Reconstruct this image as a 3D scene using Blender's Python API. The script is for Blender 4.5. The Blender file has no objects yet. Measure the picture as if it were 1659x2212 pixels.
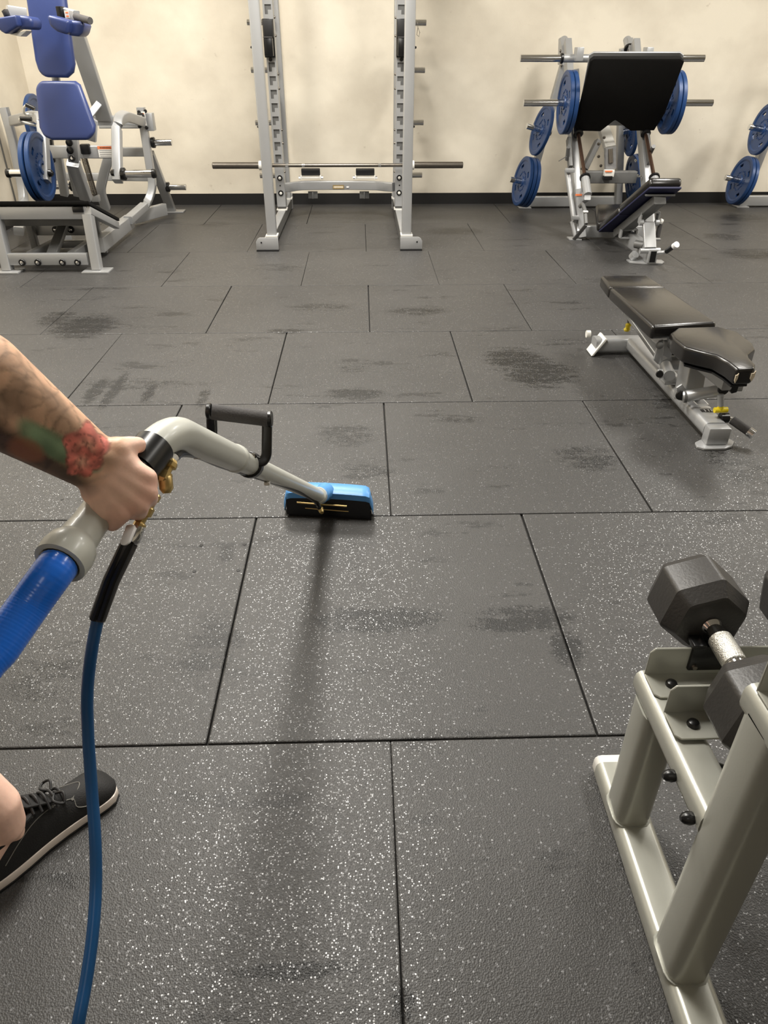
import bpy, bmesh, math, random
from mathutils import Vector, Matrix, noise
random.seed(7)
PI = math.pi
V = Vector
S = bpy.context.scene
C = S.collection

# ---------------------------------------------------------------- camera
F_PX, PITCH, YAW, ROLL, CAM_H = 1550.3, 0.571040, 0.0289153, -0.0014923, 1.28
cam_d = bpy.data.cameras.new('camera')
cam_d.sensor_fit = 'HORIZONTAL'; cam_d.sensor_width = 36.0
cam_d.lens = 36.0 * F_PX / 1659.0
cam_d.clip_start = 0.02; cam_d.clip_end = 60
cam = bpy.data.objects.new('camera', cam_d); C.objects.link(cam)
_f = V((math.sin(YAW) * math.cos(PITCH), math.cos(YAW) * math.cos(PITCH), -math.sin(PITCH)))
_r = V((math.cos(YAW), -math.sin(YAW), 0)); _d = _f.cross(_r)
_R = _r * math.cos(ROLL) + _d * math.sin(ROLL); _D = -_r * math.sin(ROLL) + _d * math.cos(ROLL)
cam.matrix_world = Matrix(((_R.x, -_D.x, -_f.x, 0), (_R.y, -_D.y, -_f.y, 0), (_R.z, -_D.z, -_f.z, CAM_H), (0, 0, 0, 1)))
S.camera = cam

# ---------------------------------------------------------------- world, lights, exposure
W = bpy.data.worlds.new('world'); S.world = W; W.use_nodes = True
W.node_tree.nodes['Background'].inputs[0].default_value = (1.0, 0.97, 0.92, 1)
W.node_tree.nodes['Background'].inputs[1].default_value = 0.09
CEIL = 3.2
LIGHTS = [(-0.35, 4.9, 92), (-0.45, 2.3, 84), (-2.4, 5.2, 58), (2.9, 4.9, 70), (2.9, 2.2, 34), (-0.4, -1.9, 6), (5.6, 4.9, 66)]
def area(x, y, power, sx=0.6, sy=1.2):
    l = bpy.data.lights.new('ceiling_light_lamp', 'AREA'); l.shape = 'RECTANGLE'; l.size = sx; l.size_y = sy
    l.energy = power; l.color = (1.0, 0.96, 0.89)
    o = bpy.data.objects.new('ceiling_light_lamp', l); o.location = (x, y, CEIL - 0.09); C.objects.link(o); return o
for x, y, p in LIGHTS: area(x, y, p)
vs = S.view_settings
vs.view_transform = 'Standard'; vs.look = 'None'; vs.gamma = 1; vs.use_curve_mapping = False
vs.exposure = 0.55

# ---------------------------------------------------------------- helpers
def lin(c):
    return tuple(((v / 255) / 12.92 if v / 255 <= 0.04045 else ((v / 255 + 0.055) / 1.055) ** 2.4) for v in c)
def mat(name, rgb, rough=0.5, metal=0.0, var=0.12, scale=8.0, bump=0.0, bscale=120.0, coat=0.0, spec=0.5, sub=0.0):
    m = bpy.data.materials.new(name); m.use_nodes = True
    nt = m.node_tree; n = nt.nodes; L = nt.links; b = n['Principled BSDF']
    c = lin(rgb)
    tc = n.new('ShaderNodeTexCoord'); nz = n.new('ShaderNodeTexNoise'); nz.inputs['Scale'].default_value = scale; nz.inputs['Detail'].default_value = 5
    L.new(tc.outputs['Object'], nz.inputs['Vector'])
    mx = n.new('ShaderNodeMix'); mx.data_type = 'RGBA'
    mx.inputs[6].default_value = (*[v * (1 - var) for v in c], 1); mx.inputs[7].default_value = (*[min(1, v * (1 + var)) for v in c], 1)
    L.new(nz.outputs['Fac'], mx.inputs[0]); L.new(mx.outputs[2], b.inputs['Base Color'])
    b.inputs['Roughness'].default_value = rough; b.inputs['Metallic'].default_value = metal
    b.inputs['Specular IOR Level'].default_value = spec
    if coat: b.inputs['Coat Weight'].default_value = coat; b.inputs['Coat Roughness'].default_value = 0.15
    if sub: b.inputs['Subsurface Weight'].default_value = sub; b.inputs['Subsurface Radius'].default_value = (0.02, 0.008, 0.004)
    if bump:
        n2 = n.new('ShaderNodeTexNoise'); n2.inputs['Scale'].default_value = bscale; n2.inputs['Detail'].default_value = 3
        L.new(tc.outputs['Object'], n2.inputs['Vector'])
        bp = n.new('ShaderNodeBump'); bp.inputs['Strength'].default_value = bump; bp.inputs['Distance'].default_value = 0.002
        L.new(n2.outputs['Fac'], bp.inputs['Height']); L.new(bp.outputs['Normal'], b.inputs['Normal'])
    return m

M = dict(
    silver=mat('silver_powder_coat', (172, 173, 174), 0.36, 0.45, 0.06, 6, 0.05, 300),
    rackgrey=mat('grey_rack_paint', (172, 172, 163), 0.3, 0.3, 0.06, 6, 0.04, 250),
    slot=mat('slot_liner', (104, 104, 103), 0.5, 0.3, 0.1),
    chrome=mat('chrome', (225, 225, 225), 0.12, 1.0, 0.05),
    steel=mat('worn_steel', (120, 114, 106), 0.32, 0.9, 0.2, 40),
    rust=mat('brown_guide_rod', (112, 88, 74), 0.3, 0.9, 0.2, 30),
    black=mat('black_rubber', (22, 22, 23), 0.55, 0, 0.2, 20, 0.1, 200),
    gloss=mat('black_plastic', (16, 16, 17), 0.3, 0, 0.1),
    bvinyl=mat('black_vinyl', (24, 22, 21), 0.27, 0, 0.15, 14, 0.25, 60, 0.25),
    navy=mat('navy_underside', (24, 27, 62), 0.6, 0, 0.1),
    blue=mat('blue_vinyl', (44, 58, 106), 0.38, 0, 0.1, 5, 0.12, 50),
    plate=mat('blue_plate_enamel', (30, 62, 110), 0.38, 0.1, 0.15, 14, 0.15, 90),
    grip=mat('grey_foam_grip', (72, 70, 70), 0.8, 0, 0.2, 60, 0.4, 300),
    footplate=mat('black_footplate_rubber', (17, 16, 15), 0.9, 0, 0.2, 90, 0.5, 400, spec=0.2),
    pvc=mat('grey_coated_tube', (198, 199, 191), 0.35, 0, 0.05, 12, 0, 0, 0.2),
    hose=mat('blue_vacuum_hose', (28, 122, 250), 0.3, 0, 0.05, 5, 0, 0, 0.4),
    line=mat('blue_solution_line', (22, 78, 128), 0.35, 0, 0.08, 5),
    shell=mat('light_blue_plastic', (84, 146, 206), 0.42, 0, 0.08, 40, 0.15, 80),
    brass=mat('brass', (206, 180, 122), 0.34, 0.8, 0.2, 60),
    yellow=mat('yellow_plastic', (232, 208, 34), 0.4, 0, 0.05),
    white=mat('white_plastic', (236, 236, 236), 0.35, 0, 0.03),
    label=mat('label_paper', (222, 220, 214), 0.5, 0, 0.05),
    orange=mat('orange_label', (226, 128, 82), 0.5, 0, 0.05),
    ink=mat('label_ink', (30, 30, 32), 0.6, 0, 0.05),
    hexrub=mat('black_hex_rubber', (46, 44, 42), 0.42, 0, 0.25, 18, 0.25, 180),
    hexemb=mat('embossed_rubber', (52, 50, 48), 0.45, 0, 0.2, 18),
    foam=mat('exposed_foam', (206, 192, 168), 0.9, 0, 0.15, 60, 0.5, 200),
    canvas=mat('black_shoe_canvas', (19, 18, 18), 0.75, 0, 0.25, 30, 0.4, 400),
    sole=mat('white_shoe_sole', (222, 210, 200), 0.6, 0, 0.08, 30),
    thread=mat('grey_thread', (120, 118, 112), 0.8, 0, 0.1),
    shirt=mat('dark_shirt', (34, 36, 42), 0.85, 0, 0.15, 10, 0.3, 300),
    shorts=mat('charcoal_shorts', (48, 48, 50), 0.85, 0, 0.15, 10, 0.3, 300),
    hair=mat('brown_hair', (56, 40, 30), 0.6, 0, 0.3, 60, 0.5, 200),
    ceil=mat('ceiling_tile', (225, 222, 214), 0.9, 0, 0.04, 20, 0.3, 60),
    base=mat('black_vinyl_baseboard', (20, 19, 19), 0.5, 0, 0.15, 6),
    subfloor=mat('subfloor', (30, 29, 27), 0.9, 0, 0.1),
    plast=mat('translucent_smoke_plastic', (120, 120, 120), 0.15, 0, 0.3, 30),
)

class MB:
    """collects shapes in world coordinates and links them as one mesh"""
    def __init__(s): s.v = []; s.f = []
    def add(s, vs_, fs):
        o = len(s.v); s.v += [V(p) for p in vs_]; s.f += [[i + o for i in f] for f in fs]; return s
    def sweep(s, path, prof, up=(0, 0, 1), caps=True, scale=None):
        path = [V(p) for p in path]; up = V(up).normalized(); rings = []; n = len(prof)
        for i, p in enumerate(path):
            if i == 0: t = path[1] - p
            elif i == len(path) - 1: t = p - path[i - 1]
            else: t = (path[i + 1] - p).normalized() + (p - path[i - 1]).normalized()
            t.normalize()
            u = up if abs(t.dot(up)) < 0.97 else (V((0, 1, 0)) if abs(up.y) < 0.9 else V((1, 0, 0)))
            a = t.cross(u).normalized(); b = a.cross(t).normalized()
            k = scale[i] if scale else 1.0
            rings.append([p + a * x * k + b * y * k for x, y in prof])
        vs_ = [q for r in rings for q in r]; fs = []
        for i in range(len(rings) - 1):
            for j in range(n):
                j2 = (j + 1) % n
                fs.append([i * n + j, i * n + j2, (i + 1) * n + j2, (i + 1) * n + j])
        if caps: fs.append(list(range(n))[::-1]); fs.append([(len(rings) - 1) * n + j for j in range(n)])
        return s.add(vs_, fs)
    def bar(s, p, q, w, h, up=(0, 0, 1), r=0.006): return s.sweep([p, q], rrect(w, h, r), up)
    def path(s, pts, w, h, up=(0, 0, 1), r=0.006, fil=0.05): return s.sweep(fillet(pts, fil), rrect(w, h, r), up)
    def tube(s, pts, r, n=14, fil=0.0, scale=None, up=(0, 0, 1)):
        if fil: pts = fillet(pts, fil)
        return s.sweep(pts, circ(r, n), up, scale=scale)
    def box(s, c, d, rot=None):
        c = V(c); x, y, z = [k / 2 for k in d]
        R = rot or Matrix.Identity(3)
        vs_ = [c + R @ V((a * x, b * y, e * z)) for e in (-1, 1) for b in (-1, 1) for a in (-1, 1)]
        return s.add(vs_, [[0, 2, 3, 1], [4, 5, 7, 6], [0, 1, 5, 4], [2, 6, 7, 3], [0, 4, 6, 2], [1, 3, 7, 5]])
    def bx(s, x0, x1, y0, y1, z0, z1): return s.box(((x0 + x1) / 2, (y0 + y1) / 2, (z0 + z1) / 2), (abs(x1 - x0), abs(y1 - y0), abs(z1 - z0)))
    def prism(s, poly, vec):
        n = len(poly); vec = V(vec); a = [V(p) for p in poly]; b = [p + vec for p in a]
        return s.add(a + b, [list(range(n))[::-1], list(range(n, 2 * n))] + [[i, (i + 1) % n, n + (i + 1) % n, n + i] for i in range(n)])
    def lathe(s, prof, o=(0, 0, 0), axis=(0, 0, 1), n=24, ph=0.0):
        o = V(o); ax = V(axis).normalized(); a = ax.orthogonal().normalized() if abs(ax.z) > 0.9 or True else None
        if abs(ax.z) < 0.9: a = V((0, 0, 1)).cross(ax).normalized()
        else: a = V((1, 0, 0))
        b = ax.cross(a); vs_ = []; fs = []
        for r, z in prof:
            for j in range(n):
                t = 2 * PI * j / n + ph; vs_.append(o + ax * z + (a * math.cos(t) + b * math.sin(t)) * r)
        for i in range(len(prof) - 1):
            for j in range(n):
                j2 = (j + 1) % n; fs.append([i * n + j, i * n + j2, (i + 1) * n + j2, (i + 1) * n + j])
        fs.append(list(range(n))[::-1]); fs.append([(len(prof) - 1) * n + j for j in range(n)])
        return s.add(vs_, fs)
    def build(s, name, m, parent=None, bevel=0.0, seg=2, smooth=True, origin=None, kind=None, angle=35):
        me = bpy.data.meshes.new(name)
        if parent is not None: org = V(parent['_w'])
        elif origin is not None: org = V(origin)
        else:
            xs = [p.x for p in s.v]; ys = [p.y for p in s.v]; zs = [p.z for p in s.v]
            org = V(((min(xs) + max(xs)) / 2, (min(ys) + max(ys)) / 2, min(zs)))
        me.from_pydata([p - org for p in s.v], [], s.f)
        bm = bmesh.new(); bm.from_mesh(me)
        bmesh.ops.recalc_face_normals(bm, faces=bm.faces)
        if bevel:
            es = [e for e in bm.edges if len(e.link_faces) == 2 and e.calc_face_angle(0) > math.radians(38)]
            bmesh.ops.bevel(bm, geom=es, offset=bevel, segments=seg, affect='EDGES', profile=0.5, clamp_overlap=True)
        bm.to_mesh(me); bm.free()
        if smooth:
            for p in me.polygons: p.use_smooth = True
            me.set_sharp_from_angle(angle=math.radians(angle))
        me.materials.append(M[m] if isinstance(m, str) else m)
        o = bpy.data.objects.new(name, me); C.objects.link(o)
        if parent is not None: o.parent = parent
        else: o.location = org
        o['_w'] = tuple(org)
        if kind: o['kind'] = kind
        return o
def rrect(w, h, r=0.006, n=3):
    r = min(r, w / 2 * 0.95, h / 2 * 0.95); out = []
    for cx, cy, a0 in ((w / 2 - r, h / 2 - r, 0), (-w / 2 + r, h / 2 - r, 90), (-w / 2 + r, -h / 2 + r, 180), (w / 2 - r, -h / 2 + r, 270)):
        for k in range(n + 1):
            a = math.radians(a0 + 90 * k / n); out.append((cx + r * math.cos(a), cy + r * math.sin(a)))
    return out
def circ(r, n=14): return [(r * math.cos(2 * PI * k / n), r * math.sin(2 * PI * k / n)) for k in range(n)]
def fillet(pts, r, n=6):
    pts = [V(p) for p in pts]; out = [pts[0]]
    for i in range(1, len(pts) - 1):
        a, b, c = pts[i - 1], pts[i], pts[i + 1]; da = (a - b); dc = (c - b)
        k = min(r, da.length * 0.48, dc.length * 0.48); p = b + da.normalized() * k; q = b + dc.normalized() * k
        for j in range(n + 1):
            t = j / n; out.append(p * (1 - t) ** 2 + b * 2 * t * (1 - t) + q * t * t)
    out.append(pts[-1]); return out
def spline(pts, n=8):
    pts = [V(p) for p in pts]; P_ = [pts[0] * 2 - pts[1]] + pts + [pts[-1] * 2 - pts[-2]]; out = []
    for i in range(1, len(P_) - 2):
        a, b, c, d = P_[i - 1:i + 3]
        for j in range(n):
            t = j / n
            out.append(0.5 * ((2 * b) + (c - a) * t + (2 * a - 5 * b + 4 * c - d) * t * t + (3 * b - a - 3 * c + d) * t ** 3))
    out.append(pts[-1]); return out
def thing(name, label, cat, loc=(0, 0, 0), group=None):
    o = bpy.data.objects.new(name, None); o.empty_display_size = 0.1; C.objects.link(o)
    o.location = loc; o['label'] = label; o['category'] = cat; o['_w'] = tuple(loc)
    if group: o['group'] = group
    return o
def tag(o, label, cat, group=None):
    o['label'] = label; o['category'] = cat
    if group: o['group'] = group
    return o
def B(p, q, w, h, name, m, par, up=(0, 0, 1), r=0.006): return MB().bar(p, q, w, h, up, r).build(name, m, par)
def T(pts, r, name, m, par, n=14, fil=0.0): return MB().tube(pts, r, n, fil).build(name, m, par)
def text(s, name, size, loc, xdir, ydir, m, par, depth=0.0006):
    cu = bpy.data.curves.new(name, 'FONT'); cu.body = s; cu.size = size; cu.align_x = 'CENTER'; cu.align_y = 'CENTER'; cu.extrude = depth
    ob = bpy.data.objects.new(name, cu); C.objects.link(ob)
    dg = bpy.context.evaluated_depsgraph_get(); me = bpy.data.meshes.new_from_object(ob.evaluated_get(dg))
    bpy.data.objects.remove(ob); bpy.data.curves.remove(cu)
    x = V(xdir).normalized(); z = x.cross(V(ydir)).normalized(); y = z.cross(x)
    R = Matrix((x, y, z)).transposed(); l = V(loc) - V(par['_w'])
    for v in me.vertices: v.co = R @ v.co + l
    me.materials.clear(); me.materials.append(M[m])
    o = bpy.data.objects.new(name, me); C.objects.link(o); o.parent = par; o['_w'] = par['_w']; return o
def dup(root, loc, rot=None, label=None):
    r = root.copy(); C.objects.link(r); r.location = loc
    if rot: r.rotation_euler = rot
    if label: r['label'] = label
    for ch in list(root.children):
        c = ch.copy(); C.objects.link(c); c.parent = r
        for g in ch.children:
            d = g.copy(); C.objects.link(d); d.parent = c
    return r
def bolt(par, p, axis, r=0.013, m='gloss', name='bolt', h=0.01):
    return MB().lathe([(r, 0), (r, h * 0.4), (r * 0.75, h), (r * 0.3, h * 1.15)], p, axis, 12).build(name, m, par)
def washer(par, p, axis, r=0.024):
    a = MB().lathe([(r, 0), (r, 0.005), (r * 0.9, 0.008)], p, axis, 18).build('bolt_cap', 'gloss', par)
    MB().lathe([(r * 0.5, 0.006), (r * 0.5, 0.012), (r * 0.3, 0.015)], p, axis, 12).build('bolt_head', 'chrome', a)


# ---------------------------------------------------------------- survey: where a sighted point of the room stands, given one known coordinate
def _ray(px, py):
    return _f + _R * ((px - 829.5) / F_PX) + _D * ((py - 1106) / F_PX)
_O = V((0, 0, CAM_H))
def A(px, py, y): d = _ray(px, py); return tuple(_O + d * (y / d.y))              # on the upright plane at distance y
def G(px, py, z): d = _ray(px, py); return tuple(_O + d * ((z - CAM_H) / d.z))    # at height z
def F(px, py): return G(px, py, 0.0)
def K(px, py, x): d = _ray(px, py); return tuple(_O + d * (x / d.x))
def D(px, py, t): return tuple(_O + _ray(px, py) * t)                              # at range t

# ---------------------------------------------------------------- the room
def wall_mat():
    m = bpy.data.materials.new('cream_wall_paint'); m.use_nodes = True; nt = m.node_tree; n = nt.nodes; L = nt.links; b = n['Principled BSDF']
    g = n.new('ShaderNodeNewGeometry')
    mp = n.new('ShaderNodeMapping'); mp.inputs['Scale'].default_value = (0.9, 0.9, 1.1); L.new(g.outputs['Position'], mp.inputs[0])
    a = n.new('ShaderNodeTexNoise'); a.inputs['Scale'].default_value = 1.6; a.inputs['Detail'].default_value = 6; a.inputs['Roughness'].default_value = 0.55; L.new(mp.outputs[0], a.inputs[0])
    r = n.new('ShaderNodeValToRGB'); r.color_ramp.elements[0].position = 0.38; r.color_ramp.elements[1].position = 0.62
    r.color_ramp.elements[0].color = (*lin((214, 205, 188)), 1); r.color_ramp.elements[1].color = (*lin((231, 223, 206)), 1)
    L.new(a.outputs['Fac'], r.inputs[0])
    # scuffs: short brownish marks, more of them low on the wall
    mp2 = n.new('ShaderNodeMapping'); mp2.inputs['Scale'].default_value = (7, 7, 11); L.new(g.outputs['Position'], mp2.inputs[0])
    s = n.new('ShaderNodeTexNoise'); s.inputs['Scale'].default_value = 1.7; s.inputs['Detail'].default_value = 3; L.new(mp2.outputs[0], s.inputs[0])
    sr = n.new('ShaderNodeMapRange'); sr.inputs[1].default_value = 0.70; sr.inputs[2].default_value = 0.80; sr.inputs[3].default_value = 0; sr.inputs[4].default_value = 0.35
    L.new(s.outputs['Fac'], sr.inputs[0])
    mx = n.new('ShaderNodeMix'); mx.data_type = 'RGBA'; mx.inputs[7].default_value = (*lin((150, 132, 112)), 1)
    L.new(sr.outputs[0], mx.inputs[0]); L.new(r.outputs[0], mx.inputs[6]); L.new(mx.outputs[2], b.inputs['Base Color'])
    b.inputs['Roughness'].default_value = 0.6; b.inputs['Specular IOR Level'].default_value = 0.3
    bp = n.new('ShaderNodeBump'); bp.inputs['Strength'].default_value = 0.12; bp.inputs['Distance'].default_value = 0.004
    n3 = n.new('ShaderNodeTexNoise'); n3.inputs['Scale'].default_value = 60; L.new(g.outputs['Position'], n3.inputs[0])
    L.new(n3.outputs['Fac'], bp.inputs['Height']); L.new(bp.outputs[0], b.inputs['Normal'])
    return m
M['wall'] = wall_mat()
WY, WX0, WX1, WF = 7.66, -3.02, 7.0, -4.0
def struct(name, mb, m): o = mb.build(name, m, smooth=False); o['kind'] = 'structure'; return o
struct('wall_back', MB().bx(WX0 - .1, WX1 + .1, WY, WY + .12, -0.02, CEIL), 'wall')
wl = struct('wall_left', MB().bx(WX0 - .12, WX0, WF, WY, -0.02, CEIL), 'wall')
struct('wall_right', MB().bx(WX1, WX1 + .12, WF, WY, -0.02, CEIL), 'wall')
struct('wall_front', MB().bx(WX0 - .1, WX1 + .1, WF - .12, WF, -0.02, CEIL), 'wall')
struct('ceiling', MB().bx(WX0 - .1, WX1 + .1, WF - .1, WY + .1, CEIL, CEIL + .1), 'ceil')
struct('baseboard_back', MB().bx(WX0, WX1, WY - .012, WY, 0, 0.1), 'base')
struct('baseboard_left', MB().bx(WX0, WX0 + .012, WF, WY - .012, 0, 0.1), 'base')
struct('trim_1', MB().bx(WX0, WX0 + .02, 6.93, 6.97, 0.1, 2.2), 'wall')
struct('trim_2', MB().bx(WX0, WX0 + .008, 6.80, 6.815, 0.1, 2.2), 'slot')
sw = MB().bx(WX0, WX0 + .02, 6.70, 6.78, 1.22, 1.34).build('light_switch', 'white', None, bevel=0.004)
tag(sw, 'small white switch box on the left wall behind the squat machine', 'switch')
MB().bx(WX0 + .02, WX0 + .03, 6.73, 6.75, 1.265, 1.295).build('toggle', 'white', sw)
for i, (x, y, p) in enumerate(LIGHTS):
    t = thing('ceiling_light', ['troffer in the ceiling above the bare mats before the rack', 'troffer in the ceiling above the floor tool', 'troffer in the ceiling near the left wall',
        'troffer in the ceiling before the leg press', 'troffer in the ceiling right of the dumbbell rack', 'troffer in the ceiling behind the camera', 'troffer in the ceiling near the right wall'][i], 'ceiling light', (x, y, CEIL - .08))
    f = MB()
    for sx in (-1, 1): f.bx(x + sx * .32 - .015, x + sx * .32 + .015, y - .64, y + .64, CEIL - .08, CEIL)
    for sy in (-1, 1): f.bx(x - .32, x + .32, y + sy * .625 - .015, y + sy * .625 + .015, CEIL - .08, CEIL)
    f.build('frame', 'white', t)
    MB().bx(x - .305, x + .305, y - .61, y + .61, CEIL - .06, CEIL - .05).build('diffuser', 'white', t)

# floor: subfloor slab with rubber mats laid in running bond as its parts
def mat_rubber():
    m = bpy.data.materials.new('speckled_rubber_mat'); m.use_nodes = True; nt = m.node_tree; n = nt.nodes; L = nt.links; b = n['Principled BSDF']
    g = n.new('ShaderNodeNewGeometry'); oi = n.new('ShaderNodeObjectInfo')
    def math_(op, a, c=None, clamp=False):
        x = n.new('ShaderNodeMath'); x.operation = op; x.use_clamp = clamp
        for i, k in enumerate((a, c)):
            if k is None: continue
            if isinstance(k, (int, float)): x.inputs[i].default_value = k
            else: L.new(k, x.inputs[i])
        return x.outputs[0]
    def noise_(sc, scale, det=4, rough=0.6):
        mp = n.new('ShaderNodeMapping'); mp.inputs['Scale'].default_value = sc; L.new(g.outputs['Position'], mp.inputs[0])
        z = n.new('ShaderNodeTexNoise'); z.inputs['Scale'].default_value = scale; z.inputs['Detail'].default_value = det; z.inputs['Roughness'].default_value = rough
        L.new(mp.outputs[0], z.inputs[0]); return z.outputs['Fac']
    def ramp(x, a, c, lo=0.0, hi=1.0):
        r = n.new('ShaderNodeMapRange'); r.inputs[1].default_value = a; r.inputs[2].default_value = c; r.inputs[3].default_value = lo; r.inputs[4].default_value = hi
        L.new(x, r.inputs[0]); return r.outputs[0]
    # worn, damp patches drawn out sideways by the cleaning passes
    streak = noise_((0.9, 3.2, 1), 2.3, 7, 0.68)
    grain = noise_((1, 1, 1), 38, 4, 0.7); speck = noise_((1, 1, 1), 170, 2, 0.6)
    w = math_('ADD', streak, math_('MULTIPLY', math_('SUBTRACT', grain, 0.5), 0.22))
    fine = noise_((0.55, 2.6, 1), 9, 6, 0.72)
    wet = ramp(math_('ADD', w, math_('MULTIPLY', math_('SUBTRACT', fine, .5), .35)), 0.60, 0.64)
    stains = [(-0.037, 2.959, 0.123, 0.061, 1.0), (-1.205, 3.028, 0.033, 0.136, 1.0), (-1.122, 3.029, 0.028, 0.178, 0.9), (-0.957, 2.994, 0.025, 0.103, 1.0), (-0.708, 2.947, 0.024, 0.101, 0.7), (-1.534, 3.934, 0.153, 0.176, 1.0), (-1.743, 4.06, 0.105, 0.168, 0.6), (0.739, 3.381, 0.126, 0.139, 0.9), (0.827, 3.2, 0.153, 0.174, 0.9), (0.031, 1.458, 0.148, 0.052, 1.0), (0.414, 1.448, 0.136, 0.052, 0.9), (0.506, 1.34, 0.038, 0.067, 0.9), (-0.425, 1.774, 0.022, 0.043, 1.0), (-0.127, 0.594, 0.088, 0.014, 1.0), (0.045, 0.541, 0.018, 0.026, 1.0), (-0.081, 2.562, 0.11, 0.106, 0.7), (-0.001, 2.26, 0.092, 0.067, 0.7), (0.83, 2.345, 0.104, 0.094, 0.7), (-0.402, 1.369, 0.07, 0.119, 0.8), (0.768, 6.354, 0.234, 0.147, 0.8), (3.464, 6.897, 0.255, 0.172, 0.7), (2.915, 5.489, 0.209, 0.172, 0.8), (2.946, 6.091, 0.152, 0.138, 0.7), (0.31, 4.161, 0.162, 0.071, 0.7), (-0.418, 3.823, 0.101, 0.046, 0.7), (-1.308, 6.685, 0.162, 0.119, 0.6), (-0.599, 5.185, 0.195, 0.103, 0.5), (-0.012, 6.971, 0.381, 0.173, 0.5), (-0.768, 1.264, 0.1, 0.092, 0.5), (1.445, 2.886, 0.244, 0.149, 0.5), (1.37, 2.272, 0.102, 0.207, 0.6), (-0.061, 3.305, 0.089, 0.085, 0.5), (-1.029, 3.099, 0.316, 0.066, 0.5), (0.404, 2.695, 0.115, 0.035, 0.5), (-0.234, 4.237, 0.165, 0.073, 0.5)]
    last = None
    for (sx, sy, rx, ry, k) in stains:
        v = n.new('ShaderNodeVectorMath'); v.operation = 'SUBTRACT'; v.inputs[1].default_value = (sx, sy, 0); L.new(g.outputs['Position'], v.inputs[0])
        v2 = n.new('ShaderNodeVectorMath'); v2.operation = 'MULTIPLY'; v2.inputs[1].default_value = (1 / rx, 1 / ry, 0); L.new(v.outputs[0], v2.inputs[0])
        v3 = n.new('ShaderNodeVectorMath'); v3.operation = 'LENGTH'; L.new(v2.outputs[0], v3.inputs[0])
        d = math_('MULTIPLY', math_('SUBTRACT', 1.6, v3.outputs['Value'], True), k)
        last = d if last is None else math_('MAXIMUM', last, d)
    st = math_('ADD', last, math_('ADD', math_('MULTIPLY', math_('SUBTRACT', fine, .5), 2.6), math_('ADD', math_('MULTIPLY', math_('SUBTRACT', grain, .5), 2.0), math_('MULTIPLY', math_('SUBTRACT', speck, .5), 2.4))))
    st = math_('MULTIPLY', ramp(st, 0.42, 0.76), ramp(last, 0.05, .5))
    dark = math_('MAXIMUM', math_('MULTIPLY', wet, 0.6), st)
    # base tone: soft cloudiness, one tone per mat, rubber crumbs
    tone = math_('ADD', ramp(noise_((1, 1.6, 1), 1.1, 5), 0.3, 0.7, -0.12, 0.12), math_('MULTIPLY', math_('SUBTRACT', oi.outputs['Random'], 0.5), 0.16))
    crumb = ramp(noise_((1, 1, 1), 260, 2, 0.5), 0.35, 0.7, -0.22, 0.3)
    val = math_('ADD', 1.0, math_('ADD', tone, crumb))
    val = math_('MULTIPLY', val, math_('SUBTRACT', 1.0, math_('MULTIPLY', dark, 0.84)))
    mul = n.new('ShaderNodeVectorMath'); mul.operation = 'SCALE'; mul.inputs[0].default_value = lin(RUB); L.new(val, mul.inputs['Scale'])
    # colour flecks
    vo = n.new('ShaderNodeTexVoronoi'); vo.inputs['Scale'].default_value = 150; L.new(g.outputs['Position'], vo.inputs['Vector'])
    sep = n.new('ShaderNodeSeparateColor'); L.new(vo.outputs['Color'], sep.inputs[0])
    fl = math_('MULTIPLY', ramp(sep.outputs[0], 0.90, 0.91), ramp(vo.outputs['Distance'], 0.42, 0.30))
    mx = n.new('ShaderNodeMix'); mx.data_type = 'RGBA'; mx.inputs[7].default_value = (*lin((128, 128, 130)), 1)
    L.new(math_('MULTIPLY', fl, 0.55), mx.inputs[0]); L.new(mul.outputs[0], mx.inputs[6]); L.new(mx.outputs[2], b.inputs['Base Color'])
    rg = math_('SUBTRACT', 0.46, math_('MULTIPLY', dark, 0.06)); rg2 = math_('SUBTRACT', rg, math_('MULTIPLY', fl, 0.22)); L.new(rg2, b.inputs['Roughness'])
    b.inputs['Specular IOR Level'].default_value = 0.38
    # relief: crumbs tilt every which way and glint
    v5 = n.new('ShaderNodeTexVoronoi'); v5.inputs['Scale'].default_value = 330; L.new(g.outputs['Position'], v5.inputs['Vector'])
    bp = n.new('ShaderNodeBump'); bp.inputs['Strength'].default_value = 0.45; bp.inputs['Distance'].default_value = 0.0015
    hs = math_('ADD', v5.outputs['Distance'], math_('MULTIPLY', noise_((1, 1, 1), 420, 2), 0.6))
    L.new(hs, bp.inputs['Height']); L.new(bp.outputs[0], b.inputs['Normal'])
    # a film of damp on the crumbs: every crumb is a small facet with its own tilt, so some of them glint
    v6 = n.new('ShaderNodeTexVoronoi'); v6.inputs['Scale'].default_value = 300; L.new(g.outputs['Position'], v6.inputs['Vector'])
    s1 = n.new('ShaderNodeVectorMath'); s1.operation = 'SUBTRACT'; s1.inputs[1].default_value = (.5, .5, .5); L.new(v6.outputs['Color'], s1.inputs[0])
    s2 = n.new('ShaderNodeVectorMath'); s2.operation = 'MULTIPLY'; s2.inputs[1].default_value = (.26, .26, 0); L.new(s1.outputs[0], s2.inputs[0])
    s3 = n.new('ShaderNodeVectorMath'); s3.operation = 'ADD'; L.new(s2.outputs[0], s3.inputs[0]); L.new(g.outputs['Normal'], s3.inputs[1])
    s4 = n.new('ShaderNodeVectorMath'); s4.operation = 'NORMALIZE'; L.new(s3.outputs[0], s4.inputs[0]); L.new(s4.outputs[0], b.inputs['Coat Normal'])
    sp2 = n.new('ShaderNodeSeparateColor'); L.new(v6.outputs['Color'], sp2.inputs[0])
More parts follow.
